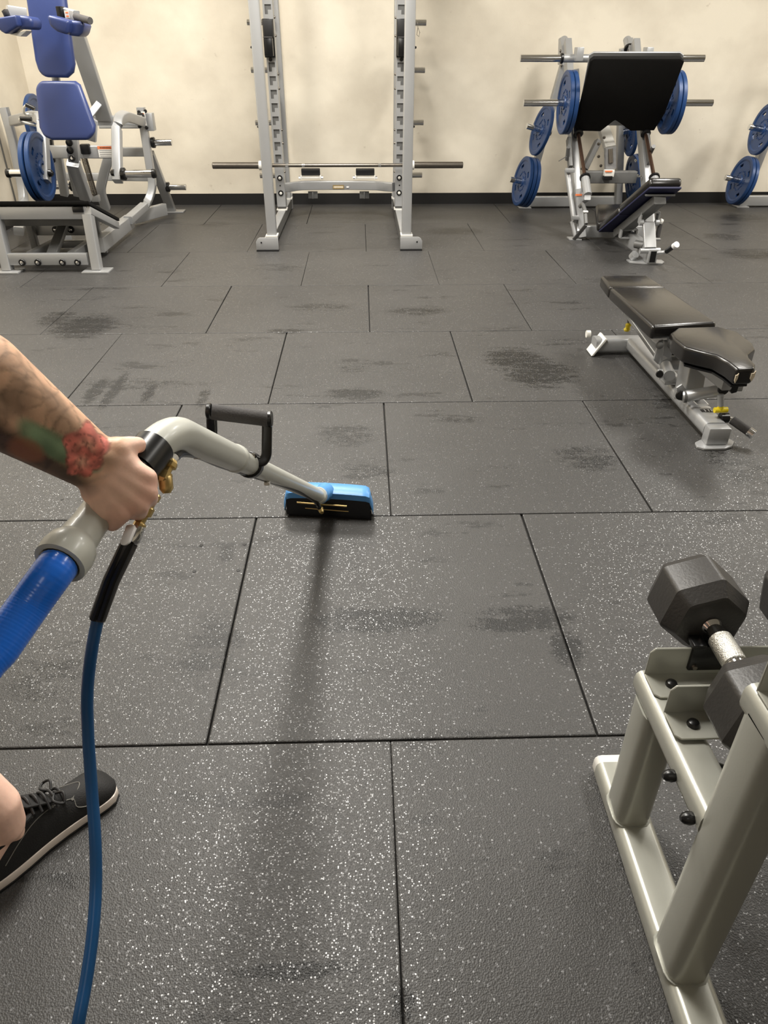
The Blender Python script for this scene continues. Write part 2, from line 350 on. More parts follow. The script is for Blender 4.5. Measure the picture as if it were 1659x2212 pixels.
    L.new(math_('MULTIPLY', ramp(sp2.outputs[2], 0.45, 0.5), ramp(v6.outputs['Distance'], 0.5, 0.42, 0.0, 0.6)), b.inputs['Coat Weight'])
    b.inputs['Coat Roughness'].default_value = 0.17
    return m
RUB = (62, 61, 60)
M['rubber'] = mat_rubber()
fl = struct('floor', MB().bx(WX0, WX1, WF, WY, -0.06, -0.012), 'subfloor')
ROWS = [(-3.54, .5), (-2.62, .046), (-1.70, .48), (-.78, .48), (.14, .046), (1.06, .508), (1.97, .08), (2.868, .467), (3.80, .032), (4.722, .495), (5.655, .025), (6.69, .41)]
YS = [r[0] for r in ROWS] + [WY]
GAP = 0.0018
for i, (y0, xj) in enumerate(ROWS):
    y1 = YS[i + 1]; pitch = (0.866 if i < 7 else 0.884 if i < 9 else 0.9); edges = [xj]
    while edges[0] > WX0 + .3: edges.insert(0, edges[0] - pitch)
    while edges[-1] < (WX1 - .3 if i > 6 else 2.6): edges.append(edges[-1] + pitch)
    edges[0] = WX0 + .002
    if i < 3: edges = [e for e in edges if e > -2.2]
    for a, b in zip(edges[:-1], edges[1:]):
        j = [random.uniform(-.0018, .0018) for _ in range(4)]
        cxm, cym = (a + b) / 2, (y0 + y1) / 2
        mb = MB(); p = [(a + GAP + j[0], y0 + GAP), (b - GAP + j[1], y0 + GAP), (b - GAP + j[2], y1 - GAP), (a + GAP + j[3], y1 - GAP)]
        mb.prism([(x, y, -0.012) for x, y in p], (0, 0, 0.012))
        o = mb.build('rubber_mat', 'rubber', fl, bevel=0.0035, seg=2, smooth=False)
def disc(p, r, par, name='bolt_hole', m='gloss'): return MB().lathe([(r, 0.0), (r, .0012)], p, (0, 0, 1), 12).build(name, m, par)
for q in (F(435, 1178), F(528, 1176), F(420, 1234), F(515, 1232), F(335, 1112), F(134, 1078)): disc((q[0], q[1], 0), .006, fl)

# ---------------------------------------------------------------- weight plates (axis along local X, hub at origin)
def plate_mesh(th=0.034, R=0.222):
    bm = bmesh.new(); n = 48
    rr = [0.026, 0.045, 0.05, 0.095, 0.132, 0.160, 0.178, 0.19, 0.215, R]
    zz = [1.0, 1.0, 0.45, 0.45, 0.45, 0.45, 0.5, 1.0, 1.0, 0.75]
    F_ = []; Bk = []
    for r, z in zip(rr, zz):
        F_.append([bm.verts.new((-th / 2 * z, r * math.cos(2 * PI * j / n), r * math.sin(2 * PI * j / n))) for j in range(n)])
        Bk.append([bm.verts.new((th / 2 * z, r * math.cos(2 * PI * j / n), r * math.sin(2 * PI * j / n))) for j in range(n)])
    def hole(i, j): return i == 4 and (j % 12) in (4, 5, 6)
    for i in range(len(rr) - 1):
        for j in range(n):
            j2 = (j + 1) % n
            if hole(i, j):
                bm.faces.new([F_[i][j], F_[i][j2], Bk[i][j2], Bk[i][j]]); bm.faces.new([F_[i + 1][j2], F_[i + 1][j], Bk[i + 1][j], Bk[i + 1][j2]])
                if not hole(i, (j - 1) % n): bm.faces.new([F_[i + 1][j], F_[i][j], Bk[i][j], Bk[i + 1][j]])
                if not hole(i, j2): bm.faces.new([F_[i][j2], F_[i + 1][j2], Bk[i + 1][j2], Bk[i][j2]])
                continue
            bm.faces.new([F_[i][j], F_[i + 1][j], F_[i + 1][j2], F_[i][j2]]); bm.faces.new([Bk[i][j2], Bk[i + 1][j2], Bk[i + 1][j], Bk[i][j]])
    for j in range(n):
        j2 = (j + 1) % n
        bm.faces.new([F_[-1][j], Bk[-1][j], Bk[-1][j2], F_[-1][j2]]); bm.faces.new([F_[0][j2], Bk[0][j2], Bk[0][j], F_[0][j]])
    bmesh.ops.recalc_face_normals(bm, faces=bm.faces)
    me = bpy.data.meshes.new('weight_plate'); bm.to_mesh(me); bm.free()
    for p in me.polygons: p.use_smooth = True
    me.set_sharp_from_angle(angle=math.radians(30)); return me
PM = plate_mesh(); PM.materials.append(M['plate'])
PMB = PM.copy(); PMB.materials.clear(); PMB.materials.append(M['black'])
# raised scalloped ring of embossed marks, and a steel hub
def emb_mesh():
    mb = MB()
    for sgn in (-1, 1):
        for k in range(22):
            if k % 11 in (5,): continue
            a = 2 * PI * k / 22; r = 0.082 + 0.006 * (k % 2)
            R = Matrix.Rotation(a, 3, 'X'); mb.box(R @ V((sgn * 0.0095, 0, r)), (0.005, 0.014, 0.012), R)
    me = bpy.data.meshes.new('embossing'); me.from_pydata(mb.v, [], mb.f); me.materials.append(M['plate']); return me
EM = emb_mesh()
HUBM = bpy.data.meshes.new('hub'); _h = MB().lathe([(0.030, -0.0175), (0.036, -0.0175), (0.036, 0.0175), (0.030, 0.0175)], (0, 0, 0), (1, 0, 0), 20); HUBM.from_pydata(_h.v, [], _h.f[:-2]); HUBM.materials.append(M['plate'])
def plate(loc, label, rot=(0, 0, 0), group=None, black=False, sc=1.0):
    r = bpy.data.objects.new('weight_plate', PMB if black else PM); C.objects.link(r); r.location = loc; r.rotation_euler = rot; r.scale = (sc, sc, sc) if sc != 1 else (1, 1, 1)
    r['label'] = label; r['category'] = 'weight plate'
    if group: r['group'] = group
    if not black:
        for nm, me in (('embossing', EM), ('hub', HUBM)):
            c = bpy.data.objects.new(nm, me); C.objects.link(c); c.parent = r
            c.rotation_euler = (random.uniform(0, 6), 0, 0)
            if nm == 'embossing': c['kind'] = 'stuff'
    return r

# ---------------------------------------------------------------- power rack in the middle of the wall
def rack():
    CX = -0.176
    t = thing('power_rack', 'silver power rack standing open against the back wall in the middle', 'power rack', (CX, 6.5, 0))
    s = 'silver'
    for sg in (-1, 1):
        xf = CX + sg * 0.509; xm = (-.706, .325)[sg > 0]
        MB().bar((xf, 5.735, .1), (xf, 5.735, 2.35), .07, .075, (0, 1, 0), .008).build('front_upright', s, t)
        MB().bar((xm, 7.36, .1), (xm, 7.36, 2.35), .065, .075, (0, 1, 0), .008).build('rear_upright', s, t)
        MB().bx(xm - .034, xm + .034, 6.772, 6.85, .1, 2.35).build('middle_upright', 'slot', t)
        # slotted front plate of the middle upright
        mb = MB(); y = 6.766; x0, x1 = xm - .036, xm + .036
        inn = -sg
        # slot: top bar reaching the inner side, lobe dropping on the outer side
        def X(u): return xm + inn * u   # u>0 toward the middle of the rack
        zs = [.13]; cuts = []
        z = 0.475
        while z < 2.3:
            cuts.append(z); z += 0.0945
        def q(u0, u1, z0, z1):
            a, b = sorted((X(u0), X(u1))); mb.bx(a, b, y - .004, y + .004, z0, z1)
        prev = .13
        for zc in cuts:
            q(-.036, .036, prev, zc)                                  # solid below the slot
            q(-.036, -.024, zc, zc + .066); q(.0, .036, zc, zc + .032)    # lobe sides
            q(-.024, .0, zc, zc + .003)
            q(.027, .036, zc + .032, zc + .066)
            prev = zc + .066
        q(-.036, .036, prev, 2.35)
        mb.build('slotted_plate', s, t)
        for k in (-1, 1): MB().bx(xm + k * .036 - .002, xm + k * .036 + .002, 6.766, 6.86, .13, 2.35).build('side_plate', s, t)
        for zc in (.36, .24): 
            a = MB().lathe([(.023, 0), (.023, .006)], (xm + inn * .002, 6.7615, zc), (0, -1, 0), 18).build('bolt_cap', 'gloss', t)
            MB().lathe([(.012, .006), (.012, .012), (.007, .015)], (xm + inn * .002, 6.7615, zc), (0, -1, 0), 12).build('bolt_head', 'label', a)
        MB().lathe([(.006, 0), (.006, .003)], (xm, 6.7615, .30), (0, -1, 0), 10).build('bolt_hole', 'gloss', t)
        for zc in (1.5, 1.38, 1.12, 1.02, .72, .62, .40): bolt(t, (xm + inn * .038, 6.83, zc), (inn, 0, 0), .009, 'steel')
        # base rail with foot plate
        MB().bx(xm - .033, xm + .033, 5.69, 7.42, .018, .1).build('base_rail', s, t, bevel=.006)
        MB().bx(xm + inn * .0335 - .001, xm + inn * .0335 + .001, 5.70, 7.42, .02, .098).build('rail_side', 'slot', t)
        xo = CX + sg * .627; xi = CX + sg * .46
        a, b = sorted((xo, xi)); mb = MB(); zz0, zz1 = .012, .10
        poly = [(xi, 5.665, zz0), (xo, 5.665, zz0), (xo, 5.665, zz1 - .03), (xo - sg * .012, 5.665, zz1 - .01), (xo - sg * .03, 5.665, zz1), (xi, 5.665, zz1)]
        mb.prism(poly, (0, .012, 0)); ft = mb.build('foot_plate', s, t, bevel=.002)
        MB().bx(a, b, 5.66, 5.71, 0, .012).build('rubber_foot', 'black', ft)
        MB().lathe([(.006, 0), (.006, .002)], (xo - sg * .04, 5.664, .065), (0, -1, 0), 10).build('bolt_hole', 'gloss', ft)
        for yy, xx in ((5.735, xf), (6.81, xm), (7.36, xm)): MB().bx(xx - .045, xx + .045, yy - .05, yy + .05, .1, .11).build('weld_plate', 'label', t)
        MB().bx(xm - .04, xm + .04, 7.40, 7.45, 0, .14).build('rear_foot', s, t, bevel=.004)
        MB().prism([(xm, 6.86, .55), (xm, 7.32, .14), (xm, 6.86, .14)], (inn * .006, 0, 0)).build('gusset', s, t)
        B((xf, 5.78, 2.3), (xm, 7.4, 2.3), .06, .08, 'top_rail', s, t)
        # storage horns on the outside of the rear upright
        for zc in (1.48, 1.14, .74, .31):
            h = MB().tube([(xm + sg * .03, 7.3, zc), (xm + sg * .235, 7.3, zc)], .024, 16).build('storage_horn', 'chrome', t)
            MB().tube([(xm + sg * .03, 7.3, zc), (xm + sg * .045, 7.3, zc)], .035, 16).build('horn_collar', 'gloss', h)
        for zc in (1.30, .83): bolt(t, (xf + sg * .036, 5.74, zc), (sg, 0, 0), .008)
    for z in (2.3,): 
        for y in (5.74, 7.36): B((CX - .52, y, z), (CX + .52, y, z), .06, .08, 'top_crossbeam', s, t)
    # bowed lower crossbeam with label, foot pedals and hanging brackets
    pts = [A(611, 405, 6.80), A(625, 404, 6.84), A(650, 401, 6.95), A(700, 400, 7.0), A(760, 400, 7.0), A(812, 401, 6.95), A(834, 403, 6.84), A(850, 404, 6.80)]
    cb = MB().sweep(spline(pts, 4), rrect(.05, .072, .006)).build('lower_crossbeam', s, t)
    MB().box(A(731, 404, 6.97), (.10, .002, .032)).build('warning_label', 'brass', cb)
    MB().box(A(731, 404, 6.969), (.085, .002, .016)).build('label_print', 'foam', cb)
    MB().box(A(751, 404, 6.97), (.022, .002, .012)).build('small_label', 'white', cb)
    for px in (672, 789):
        x = A(px, 388, 7.0)
        p = MB().box((x[0], 7.0, x[2] + .018), (.17, .05, .012)).box((x[0] - .085, 6.99, x[2] + .022), (.012, .06, .03)).box((x[0] + .085, 6.99, x[2] + .022), (.012, .06, .03)).build('pedal_bracket', 'label', t, bevel=.002)
        MB().box((x[0], 7.0, x[2] + .062), (.165, .035, .055), Matrix.Rotation(.35, 3, 'X')).build('pedal_pad', 'black', p, bevel=.006)
        for k in (-1, 1): MB().tube([(x[0] + k * .088, 6.98, x[2] + .02), (x[0] + k * .108, 6.98, x[2] + .02)], .012, 10).build('pin', 'chrome', p)
    for px in (676, 787):
        x = A(px, 421, 7.0)
        MB().box((x[0], 7.0, x[2]), (.085, .006, .06)).box((x[0], 6.985, x[2]), (.01, .035, .055)).build('hanging_bracket', 'slot', t, bevel=.002)
    x = A(903, 52, 7.3)
    T([A(902, 48, 7.25), A(903, 60, 7.24), A(900, 75, 7.24), A(905, 79, 7.24), A(907, 70, 7.24), A(903, 60, 7.24)], .0022, 'wire_clip', 'steel', t, 6)
    return t
rack()
for sg, nm in ((-1, 'left'), (1, 'right')):
    xm = (-.706, .325)[sg > 0]; a = A(577 if sg < 0 else 861, 62, 6.74); b = A(577 if sg < 0 else 861, 100, 6.74)
    x = xm + sg * .004
    t = thing('barbell_hook', f'black barbell hook clipped on the {nm} upright of the power rack', 'rack hook', (x, 6.75, b[2] - .08), 'barbell hooks on the rack uprights')
    MB().bx(x - .042, x + .042, 6.735, 6.758, b[2] - .075, a[2] + .065).build('back_plate', 'gloss', t, bevel=.003)
    MB().bx(x - .036 - sg * .004, x + .036 - sg * .004, 6.69, 6.735, a[2] - .06, a[2] + .06).build('upper_pad', 'black', t, bevel=.008)
    MB().bx(x - .034, x + .034, 6.645, 6.735, b[2] - .065, b[2] + .055).build('cradle', 'gloss', t, bevel=.006)
    MB().bx(x - .034, x + .034, 6.64, 6.70, b[2] + .055, b[2] + .062).build('cradle_lip', 'grip', t, bevel=.002)
    MB().lathe([(.014, 0), (.014, .012)], (x, 6.755, b[2] - .088), (0, -1, 0), 14).build('lock_pin', 'gloss', t)

# barbell
def barbell():
    y = 6.66; z = A(730, 357, y)[2]; xl = A(459, 357, y)[0]; xr = A(1000, 355, y)[0]
    cl = A(562, 357, y)[0]; cr = A(892, 356, y)[0]
    t = thing('barbell', 'bare worn steel barbell racked low across the power rack', 'barbell', ((xl + xr) / 2, y, z - .026))
    T([(cl, y, z), (cr, y, z)], .0145, 'shaft', 'steel', t)
    for k, (a, b) in enumerate(((xl, cl), (xr, cr))):
        d = 1 if b > a else -1
        s = MB().lathe([(.022, 0), (.0255, .004), (.0255, abs(b - a))], (a, y, z), (d, 0, 0), 20).build('sleeve', 'steel', t)
        MB().lathe([(.03, 0), (.036, .003), (.036, .026), (.028, .03)], (b - d * .012, y, z), (d, 0, 0), 20).build('collar', 'label', s)
    for px in (620, 655, 820): 
        q = A(px, 357, y)[0]; MB().tube([(q - .012, y, z), (q + .012, y, z)], .0149, 14).build('knurl_ring', 'chrome', t)
barbell()
z = .74; plate((-.176 - .527 - .06, 7.3, .74), 'black plate edge on behind the left rack uprights, on their third horn', group=None, black=True)
plate((-.176 + .527 + .06, 7.3, 1.14), 'black plate edge on behind the right rack uprights, on their second horn', black=True)

# ---------------------------------------------------------------- squat machine at the left
def squat():
    t = thing('squat_machine', 'silver plate loaded squat machine with blue pads and black ramp platform at the left wall', 'exercise machine', (-2.05, 5.9, 0))
    s = 'silver'
    # platform
    XL = A(-60, 500, 5.2)[0]; XR = -1.83
    MB().prism([(XL, 5.13, .425), (XL, 5.70, .215), (XL, 5.70, .238), (XL, 5.13, .448)], (XR - XL + .03, 0, 0)).build('platform_mat', 'footplate', t, bevel=.004)
    MB().bx(XL, XR, 5.15, 5.20, .33, .41).build('platform_front_rail', s, t, bevel=.005)
    MB().bar((XR + .005, 5.15, .385), (XR + .005, 5.68, .19), .045, .05).build('platform_side_rail', s, t)
    MB().bx(XL, XR - .08, 5.30, 5.34, .26, .32).build('platform_inner_rail', 'slot', t, bevel=.004)
    MB().bx(XR - .09, XR - .02, 5.135, 5.16, .375, .41).build('corner_cap', 'gloss', t, bevel=.004)
    for pb, pt, fx in ((A(208, 580, 5.10), A(190, 446, 5.15), 0), (A(14, 580, 5.10), A(-4, 446, 5.15), 0)):
        lg = MB().bar((pb[0], 5.12, .01), (pb[0] - .005, 5.17, .36), .06, .075, (0, 1, 0)).build('front_leg', s, t)
        MB().bx(pb[0] - .085, pb[0] + .095, 5.04, 5.17, 0, .012).build('foot_plate', s, lg, bevel=.002)
    z0 = .075
    fb = MB().bx(A(22, 566, 5.12)[0], A(192, 566, 5.12)[0], 5.10, 5.14, .045, .12).build('front_crossbar', s, t, bevel=.004)
    for px in (48, 82, 135, 168): washer(fb, A(px, 567, 5.098), (0, -1, 0), .023)
    lg = B(A(203, 466, 5.62), A(219, 546, 5.70), .05, .05, 'rear_leg', s, t, (0, 1, 0)); MB().box(A(221, 536, 5.66), (.07, .03, .12)).build('hinge_plate', s, lg, bevel=.003)
    bolt(lg, A(213, 541, 5.63), (0, -1, 0), .012, 'chrome')
    B(A(60, 472, 5.62), A(80, 543, 5.72), .05, .05, 'rear_leg', s, t, (0, 1, 0))
    mb = B(A(74, 496, 5.72), A(190, 496, 5.72), .05, .075, 'middle_crossbar', s, t)
    for px in (120, 153): washer(mb, A(px, 496, 5.69), (0, -1, 0), .025)
    B(A(137, 488, 5.68), A(110, 557, 5.30), .07, .04, 'tie_bar', s, t)
    B(G(66, 553, .06), G(148, 511, .06), .05, .06, 'floor_rail', s, t)
    B(G(155, 553, .06), G(222, 508, .06), .05, .06, 'floor_rail', s, t)
    B(G(132, 527, .06), G(192, 526, .06), .05, .05, 'floor_cross_rail', s, t)
    # right side frame: floor rail, bent post
    sr = B(G(214, 530, .09), G(280, 478, .09), .07, .1, 'side_rail', s, t)
    for px, py in ((243, 504), (267, 484)):
        washer(sr, A(px, py, G(px, py, .09)[1] - .045), (0, -1, 0), .016)
    MB().path([G(277, 476, .12), A(318, 440, 6.7), A(331, 405, 6.76), A(304, 232, 6.76)], .06, .07, (0, 1, 0), .008, .16).build('bent_post', s, t)
    MB().box(A(311, 256, 6.71), (.03, .006, .10)).build('warning_sticker', 'label', t)
    MB().box(A(311, 256, 6.705), (.012, .003, .08)).build('sticker_print', 'orange', t)
    rl = B(A(322, 330, 6.85), (A(371, 455, 7.28)[0], 7.28, .01), .05, .08, 'rear_slanted_leg', s, t, (1, 0, 0))
    q = A(371, 455, 7.28); MB().bx(q[0] - .05, q[0] + .12, 7.22, 7.34, 0, .012).build('foot_plate', s, rl, bevel=.002)
    B(G(287, 470, .07), G(356, 452, .07), .05, .1, 'rear_floor_rail', s, t)
    # left side frame mirrored
    MB().path([G(40, 500, .12), A(52, 440, 6.7), A(48, 405, 6.76), A(28, 300, 6.76), A(8, 232, 6.76)], .06, .07, (0, 1, 0), .008, .12).build('bent_post', s, t)
    # cross tubes
    B(A(188, 260, 6.62), A(306, 260, 6.72), .06, .07, 'upper_crossbeam', s, t)
    B(A(215, 273, 6.85), A(310, 273, 6.85), .04, .03, 'upper_back_tube', s, t)
    B(A(262, 328, 6.86), A(312, 328, 6.86), .05, .07, 'middle_back_tube', s, t)
    B(A(60, 380, 6.86), A(330, 383, 6.86), .05, .06, 'lower_back_tube', s, t)
    cb = B(A(98, 328, 6.05), A(246, 328, 6.05), .06, .085, 'middle_crossbeam', s, t)
    q = A(229, 328, 6.015); MB().box(q, (.115, .002, .075)).build('warning_label', 'label', cb)
    MB().box((q[0], q[1] - .001, q[2] + .028), (.115, .002, .02)).build('warning_header', 'orange', cb)
    text('WARNING', 'warning_text', .017, (q[0], q[1] - .0028, q[2] + .028), (1, 0, 0), (0, 0, 1), 'ink', cb)
    for k in range(4): MB().box((q[0], q[1] - .001, q[2] + .008 - k * .012), (.095, .0015, .0025)).build('label_print', 'slot', cb)
    # pillar behind the seat pad
    pl = MB().prism([A(142, 300, 5.72), A(166, 300, 5.72), A(170, 350, 5.74), A(147, 352, 5.74)], (0, .05, 0)).build('pillar_plate', s, t, bevel=.004)
    for px, py in ((150, 308), (152, 325)): MB().lathe([(.024, 0), (.024, .01), (.018, .013)], A(px, py, 5.715), (0, -1, 0), 18).build('knob', 'gloss', pl)
    washer(pl, A(156, 342, 5.725), (0, -1, 0), .022)
    B(A(158, 352, 5.74), A(186, 427, 6.0), .085, .06, 'stem', s, t, (0, 1, 0))
    B(A(150, 350, 5.90), A(166, 420, 6.05), .04, .05, 'stem_brace', s, t, (0, 1, 0))
    B(A(125, 335, 6.15), A(140, 420, 6.3), .06, .05, 'inner_upright', s, t, (0, 1, 0))
    B(A(106, 300, 6.15), A(112, 350, 6.15), .05, .05, 'inner_upright', 'gloss', t, (0, 1, 0))
    MB().path([A(236, 335, 6.3), A(222, 385, 6.35), A(216, 412, 6.38), A(229, 450, 6.45)], .07, .05, (0, 1, 0), .008, .08).build('bent_strut', s, t)
    # return spring
    pts = []; a = V(A(180, 335, 6.1)); b = V(A(206, 425, 6.2)); d = b - a; u = d.cross(V((0, 1, 0))).normalized(); w = d.cross(u).normalized()
    for k in range(31 * 10):
        th = 2 * PI * k / 10; pts.append(a + d * (k / 310) + (u * math.cos(th) + w * math.sin(th)) * .02)
    MB().sweep(pts, circ(.0038, 5)).build('return_spring', 'steel', t)
    MB().box(A(207, 428, 6.2), (.06, .05, .05)).build('spring_anchor', s, t, bevel=.006)
    MB().box(A(185, 322, 6.02), (.07, .05, .07)).build('cam_block', 'gloss', t, bevel=.01)
    # tall inclined back strut with gusset
    B(A(160, 60, 6.25), A(226, 256, 6.62), .06, .12, 'back_strut', s, t, (1, 0, 0))
    B(A(214, 224, 6.5), A(184, 262, 6.4), .05, .035, 'strut_brace', s, t, (0, 1, 0))
    # lever arms from the rear pivots
    MB().path([A(306, 262, 6.66), A(268, 250, 5.98), A(252, 262, 5.82), A(254, 392, 5.60)], .062, .07, (.2, .5, .8), .01, .22).build('lever_arm', s, t)
    MB().path([A(28, 262, 6.66), A(78, 250, 5.98), A(92, 262, 5.82), A(98, 392, 5.60)], .062, .07, (-.2, .5, .8), .01, .22).build('lever_arm', s, t)
    pv = MB().lathe([(.03, 0), (.045, .01), (.045, .05), (.03, .06)], A(297, 257, 6.70), (1, 0, 0), 18).build('pivot_bearing', 'gloss', t)
    MB().box(A(325, 263, 6.78), (.06, .08, .13)).build('pivot_block', s, t, bevel=.006)
    for px, py in ((300, 242), (301, 273), (314, 240), (317, 276)): bolt(t, A(px, py, 6.72), (0, -1, 0), .014)
    # horns
    def horn(p, q, end=True, r=.026):
        d = (V(q) - V(p)).normalized()
        h = MB().tube([p, q], r, 18).build('weight_horn', 'chrome', t)
        MB().lathe([(r * 1.5, 0), (r * 1.6, .005), (r * 1.6, .028), (r * 1.2, .034)], p, d, 18).build('horn_collar', 'gloss', h)
        if end: MB().lathe([(r * 1.12, -.018), (r * 1.2, -.012), (r * 1.1, .008), (r * .6, .014)], q, d, 18).build('horn_cap', 'gloss', h)
    horn(A(262, 376, 5.60), A(334, 375, 5.60)); horn(A(90, 374, 5.60), A(17, 374, 5.60))
    MB().lathe([(.026, 0), (.022, .02), (.01, .03)], A(248, 374, 5.6), (-1, 0, 0), 16).build('rubber_stop', 'gloss', t)
    MB().lathe([(.026, 0), (.022, .02), (.01, .03)], A(106, 374, 5.6), (1, 0, 0), 16).build('rubber_stop', 'gloss', t)
    horn(A(327, 308, 6.80), A(371, 307, 6.80), False); horn(A(359, 404, 7.10), A(402, 404, 7.10), False)
    horn(A(160, 402, 6.95), A(119, 402, 6.95), False); horn(A(100, 268, 6.9), A(55, 268, 6.9), False)
    # pads
    Y0 = 5.42
    def pad(name, pts, m='blue', th=.055, bev=.022):
        return MB().prism(pts, (0, th, .004)).build(name, m, t, bevel=bev, seg=4, angle=60)
    pad('seat_pad', [A(84, 176, 5.46), A(160, 176, 5.46), A(171, 184, 5.46), A(204, 272, 5.38), A(203, 290, 5.37), A(190, 304, 5.37), A(112, 304, 5.37), A(93, 296, 5.37), A(83, 276, 5.38), A(75, 190, 5.46)])
    pad('back_pad', [A(38, -70, 5.60), A(125, -70, 5.60), A(137, -30, 5.6), A(160, 140, 5.50), A(157, 158, 5.5), A(145, 169, 5.5), A(96, 168, 5.5), A(82, 156, 5.5), A(74, 130, 5.5), A(55, 0, 5.56)])
    MB().bar(A(118, 150, 5.62), A(125, 200, 5.55), .05, .03, (0, 1, 0)).build('pad_link', s, t)
    MB().prism([A(190, 250, 5.55), A(209, 262, 5.55), A(206, 308, 5.55), A(186, 302, 5.55)], (0, .03, 0)).build('seat_bracket', s, t, bevel=.003)
    # shoulder rests: cushion of two facets each, bracket and handle
    def cushion(name, poly, dy, m='blue', bev=.018): return MB().prism(poly, (0, dy, 0)).build(name, m, t, bevel=bev, seg=4, angle=60)
    c = cushion('shoulder_pad', [A(100, 31, 5.16), A(150, 44, 5.16), A(146, 76, 5.16), A(122, 68, 5.16), A(106, 56, 5.16)], .16)
    c = cushion('shoulder_pad', [A(147, 43, 5.22), A(178, 46, 5.22), A(181, 56, 5.22), A(176, 75, 5.22), A(168, 79, 5.22), A(144, 76, 5.22)], .16)
    c = cushion('shoulder_pad', [A(36, 32, 5.22), A(62, 36, 5.22), A(71, 44, 5.22), A(70, 64, 5.22), A(38, 63, 5.22)], .16)
    c = cushion('shoulder_pad', [A(-18, 40, 5.16), A(34, 32, 5.16), A(39, 56, 5.16), A(12, 74, 5.16), A(2, 68, 5.16), A(-16, 50, 5.16)], .16)
    MB().prism([A(20, 74, 5.24), A(58, 66, 5.24), A(44, 79, 5.24)], (0, .1, 0)).build('pad_backing', 'label', t, bevel=.004)
    for x0, x1, y0, y1, hb in ((135, 166, 28, 36, None), (56, 16, 30, 24, None)):
        b = B(A(x0, y0, 5.40), A(x1, y1, 5.34), .05, .06, 'shoulder_bracket', s, t)
    MB().box(A(132, 29, 5.36), (.035, .06, .07)).build('bracket_cap', 'gloss', t, bevel=.004)
    MB().box(A(145, 31, 5.335), (.028, .003, .038)).build('number_sticker', 'label', t)
    for dz in (-.009, .009): MB().box(V(A(145, 31, 5.332)) + V((0, 0, dz)), (.016, .002, .008)).build('sticker_print', 'orange', t)
    MB().tube([A(164, 36, 5.32), A(188, 43, 5.18), A(195, 45, 5.16)], .019, 14, .03).build('handle_grip', 'grip', t)
    MB().tube([A(18, 40, 5.26), A(12, 26, 5.20), A(10, 22, 5.2)], .019, 14, .02).build('handle_grip', 'grip', t)
    # release handles at the left
    T([A(78, 246, 6.1), A(52, 248, 6.0), A(51, 232, 5.95), A(58, 227, 5.9)], .009, 'release_rod', 'label', t, 10, .04)
    T([A(80, 272, 6.0), A(48, 264, 5.8), A(42, 259, 5.75), A(46, 256, 5.7)], .009, 'release_rod', 'label', t, 10, .04)
    T([A(56, 226, 5.9), A(75, 235, 5.9)], .014, 'release_grip', 'gloss', t); T([A(44, 256, 5.7), A(68, 257, 5.7)], .014, 'release_grip', 'gloss', t)
squat()
for k in range(2): 
    p = A(75 + 13 * k, 362 - 1 * k, 5.60); plate(p, ['blue plate on the front left horn of the squat machine, outer one', 'blue plate on the front left horn of the squat machine, inner one'][k], group='plates on the squat machine')
p = A(80, 268, 6.9); plate(p, 'blue plate on the rear left horn, half behind the lower blue pad', group='plates on the squat machine')

